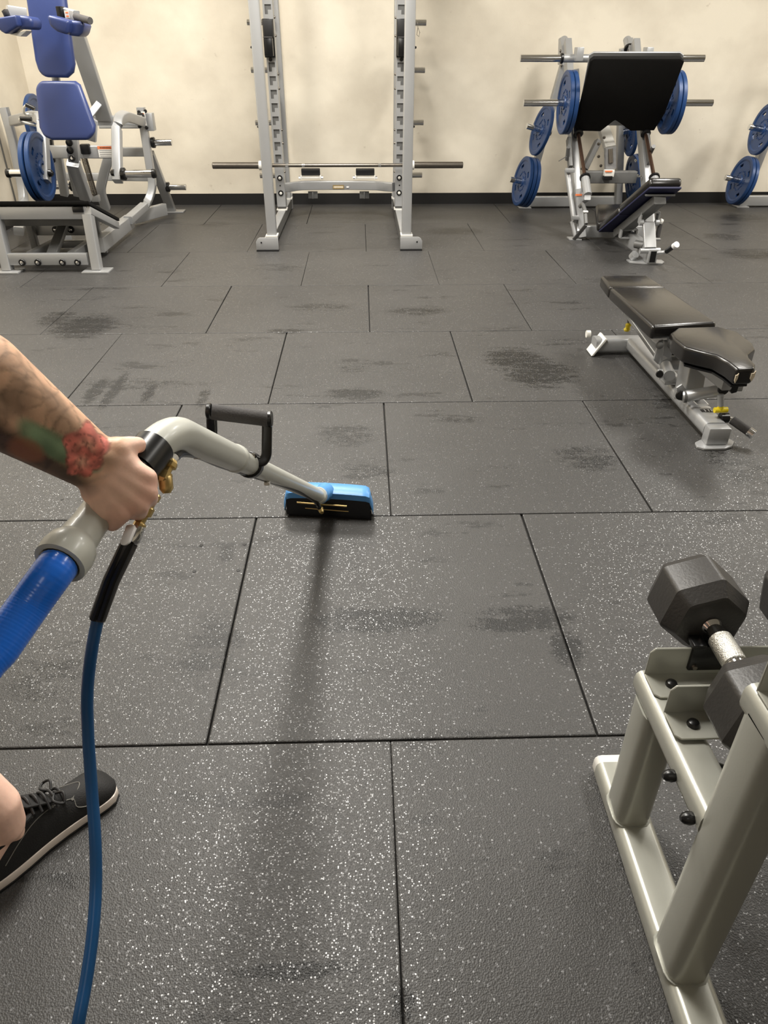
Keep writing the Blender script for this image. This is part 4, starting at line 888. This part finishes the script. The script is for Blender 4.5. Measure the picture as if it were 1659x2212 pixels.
# ---------------------------------------------------------------- floor cleaning wand
def wand():
    t = thing('floor_cleaning_wand', 'grey floor cleaning wand with black grips and light blue head on the mats', 'cleaning wand', (-.123, 1.96, 0))
    # main tube: cuff - grip - elbow - down to the head
    P0, P1, P2, P3 = D(140, 1192, .80), D(318, 985, .905), D(364, 926, .945), D(690, 1071, 2.215)
    e = V(P3) - V(P2)
    def on(px):      # point of the long tube sighted at column px
        f = (px - 364) / (690 - 364); k = 1 / (.945) + f * (1 / 2.215 - 1 / .945); tt = 1 / k
        return V(D(px, 926 + f * 145, tt))
    main = MB().tube(fillet([D(236, 1078, .872), P2, on(508)], .055, 10), .0235, 24).build('elbow_tube', 'pvc', t)
    MB().lathe([(.0225, -.012), (.0255, -.006), (.0255, .006), (.02, .016)], on(508), e, 24).build('sleeve_end', 'pvc', main)
    MB().tube([on(500), on(690)], .0205, 24).build('lower_tube', 'pvc', t)
    MB().lathe([(.024, -.03), (.0262, -.02), (.0262, -.004), (.023, .004)], on(690), e, 24).build('tube_collar', 'pvc', t)
    # cuff swivel and hose
    d = (V(D(205, 1112, .845)) - V(P0)).normalized()
    c0 = V(D(131, 1214, .80)); c1 = V(D(220, 1096, .872)); dd = (c1 - c0).normalized(); L = (c1 - c0).length
    MB().lathe([(.0225, -.003), (.0292, -.002), (.0300, .004), (.0303, .014), (.0285, .026), (.0240, .033), (.0225, .037), (.0222, .05), (.0212, .053), (.0210, L)], c0, dd, 32).build('hose_cuff', 'pvc', t)
    # black grip sleeve behind the thumb
    MB().tube([D(296, 1013, .89), V(D(334, 965, .918))], .0262, 24).build('rubber_grip', 'gloss', t)
    MB().tube([D(262, 1050, .87), D(296, 1013, .89)], .0245, 20).build('grip_core', 'gloss', t)
    # valve plate, trigger, brass valve
    MB().prism([D(338, 1000, .925), D(366, 950, .945), D(362, 985, .94), D(345, 1034, .93), D(338, 1038, .925)], (0.004, .012, .004)).build('valve_plate', 'white', t, bevel=.001)
    v = MB().lathe([(.007, 0), (.0095, .004), (.0095, .010), (.006, .012), (.006, .018), (.010, .020), (.010, .030), (.006, .034)], D(372, 994, .93), V(D(346, 1046, .915)) - V(D(372, 994, .93)), 8).build('brass_valve', 'brass', t, smooth=False)
    MB().lathe([(.006, 0), (.009, .005), (.009, .02), (.005, .026)], D(356, 1022, .92), V(D(359, 1052, .92)) - V(D(356, 1022, .92)), 10).build('valve_body', 'brass', v)
    T([D(366, 998, .93), D(378, 988, .94)], .0062, 'hose_fitting', 'label', t, 10)
    T(spline([D(376, 989, .94), D(392, 978, 1.0), V(D(430, 983, 1.09)), V(D(480, 1004, 1.22)), V(D(560, 1030, 1.45)), V(D(640, 1058, 1.8)), V(D(680, 1082, 2.15)), V(D(690, 1098, 2.19))], 6), .0068, 'solution_tube', 'gloss', t, 10)
    for px, py, tt in ((427, 984, 1.08), (577, 1043, 1.5)): MB().box(D(px, py, tt), (.012, .012, .008)).build('cable_tie', 'label', t, bevel=.002)
    b = MB().lathe([(.005, 0), (.0075, .002), (.0075, .009), (.0055, .011), (.0055, .018), (.008, .020), (.008, .030), (.005, .032), (.005, .040), (.0078, .042), (.0078, .050), (.005, .052)], D(338, 1066, .905), V(D(297, 1142, .90)) - V(D(338, 1066, .905)), 8).build('brass_coupler', 'brass', t, smooth=False)
    q = MB().lathe([(.006, 0), (.0085, .004), (.0085, .022), (.006, .026)], D(302, 1132, .90), V(D(284, 1180, .90)) - V(D(302, 1132, .90)), 14).build('quick_connect', 'chrome', t)
    MB().prism([D(272, 1133, .880), D(286, 1133, .880), D(291, 1142, .880), D(278, 1172, .866), D(268, 1179, .864), D(259, 1177, .864), D(257, 1170, .866)], (.002, .004, -.003)).build('trigger_lever', 'white', t, bevel=.002)
    # black guard sleeve and blue line falling to the floor
    sl = MB().tube([D(280, 1172, .90), D(240, 1255, .905), D(210, 1337, .91)], .0105, 14).build('guard_sleeve', 'grip', t)
    for o_ in (-7, 7): MB().tube([D(276 + o_, 1172, .895), D(238 + o_, 1255, .897), D(209 + o_, 1339, .903)], .0052, 10).build('sleeve_rib', 'gloss', sl)
    T(spline([D(214, 1325, .91), D(199, 1400, .915), D(189, 1490, .93), D(190, 1580, .94), D(198, 1700, .94), D(206, 1820, .93), D(207, 1920, .92), D(200, 2020, .90), D(186, 2120, .88), D(166, 2230, .86), D(140, 2400, .86), (-.42, .18, .10), (-.55, .02, .0085), (-.9, -.3, .0085), (-1.3, -.5, .0085)], 8), .0078, 'solution_line', 'line', t, 12)
    # black D handle clamped on the tube
    cc = on(545); ux = V(_R); uz = (-V(_D) * .96 + V(_f) * .2).normalized()
    h = [D(545, 992, 1.36), D(566, 1000, 1.36), D(576, 985, 1.36), D(577, 905, 1.345), D(575, 899, 1.34), D(458, 886, 1.30), D(457, 892, 1.30), D(459, 962, 1.33), D(467, 976, 1.34), D(535, 996, 1.36)]
    hb = MB().path(h, .019, .012, tuple(V(_f)), .004, .02).build('handle_frame', 'gloss', t)
    MB().tube([D(455, 889, 1.295), D(580, 905, 1.335)], .0145, 18).build('handle_grip', 'grip', t)
    for px, py in ((455, 889), (580, 905)): MB().lathe([(.014, -.002), (.0155, 0), (.0155, .005), (.013, .007)], D(px, py, 1.295 if px < 500 else 1.335), ux * (-1 if px < 500 else 1), 16).build('grip_end', 'gloss', t)
    MB().lathe([(.0235, -.010), (.0255, -.008), (.0255, .008), (.0235, .010)], on(540), e, 20).build('handle_clamp', 'gloss', t)
    for px, py in ((520, 972), (528, 975), (548, 985)): bolt(t, D(px, py, 1.34), -V(_f), .006, 'chrome', h=.01)
    # head: curved blue shell over the vacuum slot, black squeegee frame, brass jets
    hx0, hx1 = -.268, .022; cx = (hx0 + hx1) / 2; N = 24
    def arc(u):  # top line of the shell, rounded down at both ends
        k = abs((u - cx) / ((hx1 - hx0) / 2)); return .098 + .006 * (1 - k * k) - (.052 * max(0, (k - .88) / .12) ** 2)
    mb = MB(); rows = []
    for i in range(N + 1):
        x = hx0 + (hx1 - hx0) * i / N; k = (x - cx) / ((hx1 - hx0) / 2); z = arc(x); w = .034 * (1 - max(0, abs(k) - .86) ** 2 * 22); yc = 1.985 - .017 * k
        rows.append([(x, yc - w * .95, z - .026), (x, yc - w * .96, z - .006), (x, yc - w * .7, z), (x, yc, z + .003), (x, yc + w * .7, z), (x, yc + w, z - .012), (x, yc + w * .9, z - .05), (x, yc - w * .6, z - .034)])
    n = 8; vs_ = [p for r in rows for p in r]; fs = [[i * n + j, i * n + (j + 1) % n, (i + 1) * n + (j + 1) % n, (i + 1) * n + j] for i in range(N) for j in range(n)]
    fs += [list(range(n))[::-1], [N * n + j for j in range(n)]]
    mb.add(vs_, fs); sh = mb.build('head_shell', 'shell', t, angle=50)
    pj = on(690)
    MB().lathe([(.026, 0), (.028, .012), (.027, .03), (.024, .055), (.03, .085)], pj - e.normalized() * .005, (V((-.128, 1.985, .088)) - (pj - e.normalized() * .005)), 24).build('head_socket', 'shell', sh)
    MB().bar((hx0 + .012, 1.998, .042), (hx1 - .008, 1.966, .042), .052, .070, r=.004).build('squeegee_frame', 'gloss', t)
    MB().bar((hx0 + .014, 1.980, .015), (hx1 - .006, 1.948, .015), .006, .03, r=.001).build('squeegee_blade', 'black', t); MB().bar((hx0 + .014, 2.016, .015), (hx1 - .006, 1.984, .015), .006, .03, r=.001).build('squeegee_blade', 'black', t)
    MB().tube([(hx0 + .045, 1.966, .058), (hx1 - .085, 1.945, .054)], .0035, 10).build('jet_manifold', 'brass', t)
    MB().tube([(hx0 + .07, 1.966, .036), (hx1 - .08, 1.948, .032)], .002, 8).build('spray_bar', 'brass', t)
    MB().lathe([(.006, 0), (.010, .004), (.010, .014), (.007, .018), (.009, .022), (.006, .03)], (-.150, 1.948, .052), (.25, -.8, -.15), 8).build('brass_jet', 'brass', t, smooth=False)
    # corrugated vacuum hose
    pts = spline([c0 + dd * .012, c0 - dd * .02, D(62, 1308, .775), D(0, 1395, .75), D(-80, 1510, .72), (-.47, .33, .60), (-.62, .10, .40), (-.85, -.25, .16), (-1.2, -.7, .03), (-1.8, -1.1, .03), (-2.4, -1.6, .03)], 60)
    out = []; acc = 0; fine = [pts[0]]
    for a, b in zip(pts[:-1], pts[1:]):
        fine.append(b)
    # resample every 1.6 mm near the hand, ribs of 5 mm pitch
    res = [V(fine[0])]; sc = []; i = 0; st = .0017; cur = V(fine[0]); tot = 0
    for b in fine[1:]:
        while (b - cur).length > st and len(res) < 1500:
            cur = cur + (b - cur).normalized() * st; res.append(cur.copy())
    for k in range(len(res)): sc.append(1 + .014 * math.sin(2 * PI * k * st / .0042))
    MB().tube(res, .0218, 24, scale=sc).build('vacuum_hose', 'hose', t, angle=70)
    MB().lathe([(.022, 0), (.0235, .002), (.0235, .008)], c0 - dd * .006, dd, 24).build('hose_ring', 'gloss', t)
wand()

# ---------------------------------------------------------------- the person at the left: body as one skin
def person():
    t = thing('person', 'person reaching in from the left with a tattooed forearm, one black sneaker', 'person', (-.85, .6, 0))
    caps = []
    def cap(p, q, r1, r2): caps.append((V(p), V(q), r1, r2))
    W_ = V(D(206, 1003, .845)); E_ = V(D(-190, 735, .69))
    ax = (E_ - W_).normalized()
    # forearm, flattened near the wrist, thick below the elbow
    vw = (V(W_) - _O).normalized(); side = ax.cross(vw).normalized()
    for sgn in (-1, 1):
        cap(W_ + side * .0105 * sgn, W_.lerp(E_, .35) + side * .010 * sgn, .0225, .0335)
        cap(W_.lerp(E_, .35) + side * .010 * sgn, W_.lerp(E_, .72) + side * .012 * sgn, .0335, .0435)
        cap(W_.lerp(E_, .72) + side * .012 * sgn, E_, .0435, .040)
    SH = V((-.66, .48, 1.34)); cap(E_, SH, .042, .052)
    # hand: metacarpals, fingers closed around the grip, thumb along it
    mcp = [D(316, 1033, .860), D(318, 1064, .860), D(300, 1090, .856), D(264, 1108, .850)]
    car = [D(226, 985, .838), D(218, 1003, .836), D(212, 1020, .836), D(205, 1036, .838)]
    rad = [.0136, .0134, .0130, .0122]
    cap(W_, car[0], .021, .016); cap(W_, car[3], .021, .016)
    for k in range(4): cap(car[k], mcp[k], .0165, rad[k])
    for k in range(3): cap(V(car[k]).lerp(V(car[k + 1]), .5), V(mcp[k]).lerp(V(mcp[k + 1]), .5), .0160, .0088)
    cap(car[3], D(228, 1098, .850), .017, .0155); cap(car[3], D(206, 1062, .850), .016, .017)
    pip = [D(322, 1046, .905), D(322, 1078, .905), D(300, 1106, .898), D(243, 1130, .864)]
    dip = [D(304, 1052, .928), D(303, 1078, .930), D(282, 1106, .922), D(236, 1124, .905)]
    tip = [D(284, 1040, .925), D(280, 1062, .925), D(258, 1088, .915), D(222, 1108, .905)]
    for k in range(4):
        r = rad[k]
        cap(mcp[k], pip[k], r * .98, r * .86); cap(pip[k], dip[k], r * .86, r * .74); cap(dip[k], tip[k], r * .74, r * .66)
    tm, ti, tt = D(252, 972, .842), D(282, 963, .858), D(299, 960, .872)
    cap(D(222, 985, .840), tm, .0175, .0165); cap(tm, ti, .0155, .0118); cap(ti, tt, .0118, .0095); cap(tt, D(297, 972, .882), .0095, .0085)
    cap(tm, D(290, 1012, .858), .0155, .0118); cap(D(235, 992, .838), D(272, 1000, .848), .018, .014)
    # torso, neck, head, other arm, legs
    PEL = V((-1.02, .62, .92)); CH = V((-.84, .60, 1.24)); NK = V((-.80, .62, 1.42)); HD = V((-.74, .66, 1.58))
    rt = V((.64, -.77, 0))
    for sg in (-1, 1):
        cap(PEL + rt * .075 * sg, PEL.lerp(CH, .5) + rt * .06 * sg, .115, .105); cap(PEL.lerp(CH, .5) + rt * .06 * sg, CH + rt * .08 * sg, .105, .11)
        cap(CH + rt * .08 * sg, NK - V((0, 0, .05)) + rt * .10 * sg, .10, .06)
    SL = V((-.94, .77, 1.34)); cap(NK - V((0, 0, .06)), SL, .06, .055); cap(NK - V((0, 0, .06)), SH, .06, .055)
    cap(NK - V((0, 0, .06)), HD - V((0, 0, .02)), .056, .055)
    fw = V((.77, .64, 0))
    cap(HD, HD + V((0, 0, .06)), .078, .083); cap(HD + fw * .02 - V((0, 0, .04)), HD + fw * .045 - V((0, 0, .06)), .06, .042)
    cap(HD + fw * .088 + V((0, 0, .02)), HD + fw * .108 - V((0, 0, .012)), .009, .014)
    for sg in (-1, 1): cap(HD + rt * .082 * sg + V((0, 0, .012)), HD + rt * .086 * sg - V((0, 0, .012)), .014, .009)
    EL = V((-1.10, .72, 1.06)); WL = V((-1.02, .86, .86)); cap(SL, EL, .048, .038); cap(EL, WL, .040, .026)
    for k in range(4):
        a = WL + V((.02 - .01 * k, .02, -.07)) + rt * (.03 - .02 * k); cap(WL, a, .02, .012); cap(a, a + V((.012, .012, -.04)), .010, .009); cap(a + V((.012, .012, -.04)), a + V((.022, .0, -.062)), .009, .008)
    cap(WL, WL + V((.03, -.03, -.05)), .018, .011); cap(WL + V((.03, -.03, -.05)), WL + V((.045, -.02, -.08)), .011, .009)
    AR = V((-.658, .800, .112)); KR = V((-.80, .80, .50)); HR = PEL + rt * .09 - V((0, 0, .02))
    cap(HR, KR, .085, .058); cap(KR, KR.lerp(AR, .4), .056, .053); cap(KR.lerp(AR, .4), AR + V((0, 0, .05)), .053, .040); cap(AR + V((0, 0, .05)), AR, .040, .036)
    cap(AR, V((-.652, .815, .055)), .026, .018); cap(AR, V((-.70, .745, .050)), .028, .022)
    AL = V((-1.22, .42, .085)); KL = V((-1.14, .62, .50)); HL = PEL - rt * .09 - V((0, 0, .02))
    cap(HL, KL, .085, .058); cap(KL, KL.lerp(AL, .4), .056, .053); cap(KL.lerp(AL, .4), AL, .053, .038); cap(AL, AL + V((.10, .12, -.04)), .036, .028)
    bm = bmesh.new(); allv = []; allf = []
    for p, q, r1, r2 in caps:
        b = bmesh.new()
        for c, r in ((p, r1), (q, r2)): bmesh.ops.create_icosphere(b, subdivisions=3, radius=r, matrix=Matrix.Translation(c))
        h = bmesh.ops.convex_hull(b, input=b.verts); bmesh.ops.delete(b, geom=list({g for g in h['geom_interior'] + h['geom_unused'] if isinstance(g, bmesh.types.BMVert)}), context='VERTS')
        for f in [f for f in b.faces if not f.is_valid]: pass
        b.verts.index_update(); o = len(allv); allv += [v.co.copy() for v in b.verts]; allf += [[v.index + o for v in f.verts] for f in b.faces]; b.free()
    bm.free()
    org = V(t['_w']); me = bpy.data.meshes.new('body'); me.from_pydata([v - org for v in allv], [], allf)
    ob = bpy.data.objects.new('body', me); C.objects.link(ob)
    rm = ob.modifiers.new('r', 'REMESH'); rm.mode = 'VOXEL'; rm.voxel_size = .0032; rm.use_smooth_shade = True
    sm = ob.modifiers.new('s', 'SMOOTH'); sm.factor = .5; sm.iterations = 5
    dg = bpy.context.evaluated_depsgraph_get(); me2 = bpy.data.meshes.new_from_object(ob.evaluated_get(dg)); ob.modifiers.clear(); ob.data = me2; me2.name = 'body'
    ob.parent = t; ob['_w'] = t['_w']
    for p in me2.polygons: p.use_smooth = True
    # ink: rose, leaves, shading bands over the forearm; knuckle flush on the hand
    col = me2.color_attributes.new('ink', 'FLOAT_COLOR', 'POINT')
    skin = V(lin((252, 208, 187))); arm = V(lin((228, 184, 152)))
    up = side if side.z > 0 else -side
    def uv_(px, py, tt=.82):
        d = V(D(px, py, tt)) - W_; return d.dot(ax), d.dot(up)
    rose = uv_(172, 958); rose2 = uv_(165, 990); leaf = [(uv_(70, 925), .036, .014), (uv_(100, 950), .030, .012), (uv_(195, 1000), .012, .010), (uv_(30, 905), .026, .014)]
    L_ = (E_ - W_).length
    vals = []
    for v in me2.vertices:
        p = v.co + org; d = p - W_; u = d.dot(ax); s_ = d.dot(up); fr = (p - (W_ + ax * u)).dot(vw)
        nz = noise.noise(p * 26); n2 = noise.noise(p * 70 + V((3, 1, 7))); n3 = noise.noise(p * 140)
        c = skin.copy()
        c = c * (1 + .06 * nz + .05 * n3)
        near = (p - W_).length < L_ + .08 and u > -.012
        if near and (p - (W_ + ax * u)).length < .075:
            k = min(1, max(0, (u + .012) / .02))
            a = arm * (1 + .12 * nz)
            # soft grey line work wandering along the arm
            ln = abs(math.sin(u * 95 + 3.5 * nz + s_ * 55)); ln2 = abs(noise.noise(p * 48 + V((9, 2, 4))))
            a = a.lerp(V(lin((96, 78, 62))), .38 * max(0, 1 - ln / .4) + .42 * max(0, 1 - ln2 / .13) * (1 if u > .02 else .4))
            if u > .10: a = a.lerp(V(lin((110, 92, 76))), .5 * max(0, min(1, noise.noise(p * 22 + V((5, 5, 1))) * 2.5)))
            a = a.lerp(V(lin((126, 104, 86))), .45 * max(0, min(1, noise.noise(p * 30 + V((1, 8, 3))) * 3)))
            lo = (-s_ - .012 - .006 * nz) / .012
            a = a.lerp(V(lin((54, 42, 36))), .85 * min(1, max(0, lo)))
            for (lu, ls), ru, rs in leaf:
                q = math.hypot((u - lu) / ru, (s_ - ls) / rs) + .35 * nz
                a = a.lerp(V(lin((122, 146, 112))) * (1 + .35 * n2), .85 * min(1, max(0, (1.15 - q) / .35)))
            a = a.lerp(V(lin((172, 112, 84))), .8 * min(1, max(0, (1.1 - math.hypot((u - uv_(8, 935)[0]) / .022, (s_ - uv_(8, 935)[1]) / .014)) / .4)))
            for (ru_, rs_), R0 in ((rose, .026), (rose2, .018)):
                du, ds = u - ru_, s_ - rs_; th = math.atan2(ds, du); rr = math.hypot(du, ds) / R0; lim = 1 + .13 * math.cos(5 * th + .8) + .08 * nz
                if rr < lim:
                    spiral = abs(math.sin(rr * 7.5 + th * 1.5 + 1.2 * n2)); rc = V(lin((228, 130, 116))).lerp(V(lin((212, 164, 138))), max(0, 1 - rr / .6)) * (1 + .25 * math.sin(5 * th + 4 * rr))
                    rc = rc.lerp(V(lin((112, 56, 48))), .75 * max(0, 1 - spiral / .34)); edge = min(1, (lim - rr) / .12)
                    a = a.lerp(V(lin((92, 40, 36))), .6).lerp(rc, edge)
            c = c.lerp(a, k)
        else:
            for q in mcp: c = c.lerp(V(lin((224, 138, 120))), .35 * max(0, 1 - (p - V(q)).length / .022))
            for q in pip: c = c.lerp(V(lin((214, 134, 118))), .30 * max(0, 1 - (p - V(q)).length / .02))
        vals += [c.x, c.y, c.z, 1]
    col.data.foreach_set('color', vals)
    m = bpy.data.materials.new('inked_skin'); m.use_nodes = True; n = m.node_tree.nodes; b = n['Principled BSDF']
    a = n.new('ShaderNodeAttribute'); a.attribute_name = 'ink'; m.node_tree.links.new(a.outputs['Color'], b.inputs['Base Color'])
    b.inputs['Roughness'].default_value = .48; b.inputs['Subsurface Weight'].default_value = .12; b.inputs['Subsurface Radius'].default_value = (.012, .005, .003); b.inputs['Subsurface Scale'].default_value = .6
    tc = n.new('ShaderNodeTexCoord'); nz = n.new('ShaderNodeTexNoise'); nz.inputs['Scale'].default_value = 260; m.node_tree.links.new(tc.outputs['Object'], nz.inputs[0])
    bp = n.new('ShaderNodeBump'); bp.inputs['Strength'].default_value = .25; bp.inputs['Distance'].default_value = .0006; m.node_tree.links.new(nz.outputs['Fac'], bp.inputs['Height']); m.node_tree.links.new(bp.outputs[0], b.inputs['Normal'])
    me2.materials.clear(); me2.materials.append(m)
    # clothes and hair (outside the picture, but they stand there)
    def cloth(name, cs, m_, vox=.012):
        av = []; af = []
        for p, q, r1, r2 in cs:
            b = bmesh.new()
            for c, r in ((V(p), r1), (V(q), r2)): bmesh.ops.create_icosphere(b, subdivisions=2, radius=r, matrix=Matrix.Translation(c))
            h = bmesh.ops.convex_hull(b, input=b.verts); bmesh.ops.delete(b, geom=list({g for g in h['geom_interior'] + h['geom_unused'] if isinstance(g, bmesh.types.BMVert)}), context='VERTS')
            b.verts.index_update(); o = len(av); av += [v.co.copy() for v in b.verts]; af += [[v.index + o for v in f.verts] for f in b.faces]; b.free()
        me = bpy.data.meshes.new(name); me.from_pydata([v - org for v in av], [], af); o2 = bpy.data.objects.new(name, me); C.objects.link(o2)
        rm = o2.modifiers.new('r', 'REMESH'); rm.mode = 'VOXEL'; rm.voxel_size = vox; s2 = o2.modifiers.new('s', 'SMOOTH'); s2.iterations = 4
        dg = bpy.context.evaluated_depsgraph_get(); m3 = bpy.data.meshes.new_from_object(o2.evaluated_get(dg)); o2.modifiers.clear(); o2.data = m3; m3.name = name
        for p in m3.polygons: p.use_smooth = True
        m3.materials.clear(); m3.materials.append(M[m_]); o2.parent = t; o2['_w'] = t['_w']; return o2
    sc_ = []
    for sg in (-1, 1):
        sc_ += [(PEL + rt * .075 * sg, PEL.lerp(CH, .5) + rt * .06 * sg, .13, .122), (PEL.lerp(CH, .5) + rt * .06 * sg, CH + rt * .08 * sg, .122, .126), (CH + rt * .08 * sg, NK - V((0, 0, .09)) + rt * .09 * sg, .115, .07)]
    sc_ += [(SH, SH.lerp(E_, .42), .07, .068), (SL, SL.lerp(EL, .55), .068, .062)]
    cloth('shirt', sc_, 'shirt'); cloth('shorts', [(HR, HR.lerp(KR, .85), .105, .085), (HL, HL.lerp(KL, .85), .105, .085), (PEL + rt * .07, PEL - rt * .07, .132, .132)], 'shorts')
    cloth('hair', [(HD + V((0, 0, .07)) - fw * .01, HD + V((0, 0, .05)) - fw * .03, .088, .085), (HD - fw * .035, HD + V((0, 0, .07)) - fw * .02, .072, .085)], 'hair', .006)
    for sg in (-1, 1):
        MB().lathe([(.002, .012), (.008, .010), (.0115, .004), (.0115, -.004), (.006, -.01)], HD + fw * .074 + rt * .031 * sg + V((0, 0, .022)), fw, 12).build('eye', 'white', t)
        MB().lathe([(.001, .014), (.005, .0125), (.005, .008)], HD + fw * .074 + rt * .031 * sg + V((0, 0, .022)), fw, 12).build('iris', 'gloss', t)
    MB().tube([HD + fw * .080 + rt * .022 - V((0, 0, .052)), HD + fw * .088 - V((0, 0, .052)), HD + fw * .080 - rt * .022 - V((0, 0, .052))], .005, 8).build('mouth', 'orange', t)
    # sneakers
    def shoe(toe, ang, label, mir=1):
        r = thing('sneaker', label, 'shoe', (toe[0], toe[1], 0), 'black sneakers of the person')
        a = V((math.cos(ang), math.sin(ang), 0)); s = V((a.y, -a.x, 0)) * mir     # s points to the outer side
        L = .295
        st = [(0, .004, .012, .0), (.03, .030, .036, .004), (.08, .038, .047, .004), (.14, .040, .048, .005), (.20, .040, .046, .002), (.30, .045, .040, -.002), (.42, .050, .036, -.003), (.55, .048, .034, -.002), (.68, .046, .036, .0), (.8, .044, .036, 0), (.9, .040, .033, 0), (.97, .030, .025, 0), (1, .006, .012, 0)]
        hts = [.018, .038, .052, .058, .061, .068, .082, .098, .100, .094, .092, .096, .094]
        def outline(i, grow=0):
            f, wi, wo, c = st[i]; return f, wo + grow, wi * .92 + grow
        def P_(f, lat, z): return V((toe[0], toe[1], 0)) - a * L * f + s * lat + V((0, 0, z))
        # sole: outline extruded, slightly flared
        ol = [P_(st[i][0], st[i][2] + .004, 0) for i in range(len(st))] + [P_(st[i][0], -(st[i][1] * .92 + .004), 0) for i in range(len(st) - 1, -1, -1)]
        MB().prism([p + V((0, 0, .0)) for p in ol], (0, 0, .006)).build('outsole', 'black', r, bevel=.001, seg=1)
        MB().prism([p + V((0, 0, .006)) for p in ol], (0, 0, .019)).build('midsole', 'sole', r, bevel=.003)
        # upper: cross-sections as arches
        N_ = 14; mb = MB(); vv = []; ff = []
        for i, (f, wi, wo, c) in enumerate(st):
            for k in range(N_ + 1):
                th = PI * k / N_; cc_ = math.cos(th); sn = math.sin(th) ** (.75)
                lat = (wo * cc_ if cc_ > 0 else wi * .92 * cc_); h = .022 + (hts[i] - .022) * sn
                narrow = 1 - (.42 * sn if f > .3 else .25 * sn * f / .3); vv.append(P_(f, lat * narrow if sn > .3 else lat, h))
        for i in range(len(st) - 1):
            for k in range(N_):
                if .54 < st[i][0] < .95 and 5 <= k < N_ - 5: continue       # the ankle opening
                ff.append([i * (N_ + 1) + k, i * (N_ + 1) + k + 1, (i + 1) * (N_ + 1) + k + 1, (i + 1) * (N_ + 1) + k])
        mb.add(vv, ff); up_ = mb.build('upper', 'canvas', r, angle=60)
        sd = up_.modifiers.new('solid', 'SOLIDIFY'); sd.thickness = .003; sd.offset = 1
        ss = up_.modifiers.new('sub', 'SUBSURF'); ss.levels = 2; ss.render_levels = 2
        # padded collar round the ankle, tongue, laces, seams
        col_ = [P_(.54, .016, .100), P_(.60, .026, .104), P_(.74, .029, .096), P_(.88, .024, .096), P_(.96, .010, .104), P_(.965, -.008, .104), P_(.88, -.022, .096), P_(.74, -.027, .096), P_(.60, -.024, .104), P_(.54, -.014, .100)]
        MB().tube(spline(col_ + [col_[0]], 5), .006, 10).build('collar', 'canvas', r)
        MB().prism([P_(.40, .018, .082), P_(.40, -.018, .082), P_(.56, -.022, .118), P_(.60, -.014, .130), P_(.60, .012, .130), P_(.56, .020, .118)], V((0, 0, .006))).build('tongue', 'canvas', r, bevel=.002)
        for k in range(5):
            f = .34 + .048 * k; z = .078 + .009 * k
            MB().tube(spline([P_(f + .012, .026, z - .010), P_(f, .010, z + .006), P_(f - .004, 0, z + .008), P_(f, -.010, z + .006), P_(f + .012, -.026, z - .010)], 4), .0028, 8).build('lace', 'black', r)
        for sg in (-1, 1):
            MB().tube(spline([P_(.37, .006 * sg, .092), P_(.34, .022 * sg, .098), P_(.37, .036 * sg, .088), P_(.41, .022 * sg, .094), P_(.375, .006 * sg, .092)], 5), .0026, 8).build('lace_bow', 'black', r)
        def on_up(i, k, off=.0038):
            p = vv[i * (N_ + 1) + k]; c_ = P_(st[i][0], 0, .02); return p + (p - c_).normalized() * off
        MB().tube(spline([on_up(4, 1), on_up(5, 2), on_up(5, 4), on_up(6, 4), on_up(7, 3), on_up(8, 2), on_up(9, 1)], 5), .0009, 6).build('seam', 'thread', r)
        MB().tube(spline([on_up(5, 4), on_up(4, 7), on_up(5, 10)], 5), .0009, 6).build('seam', 'thread', r)
        for i in (5, 6, 7): MB().lathe([(.0028, 0), (.0028, .0012)], on_up(i, 4, .004), s + V((0, 0, 1)), 8).build('eyelet', 'thread', r)
        return r
    shoe((-.538, .966), math.atan2(.8, .6) - .02, 'black canvas sneaker with white sole beside the blue line at the lower left')
    shoe((-1.07, .58), math.atan2(.8, .72), 'black canvas sneaker of the far left foot, outside the picture', -1)
person()
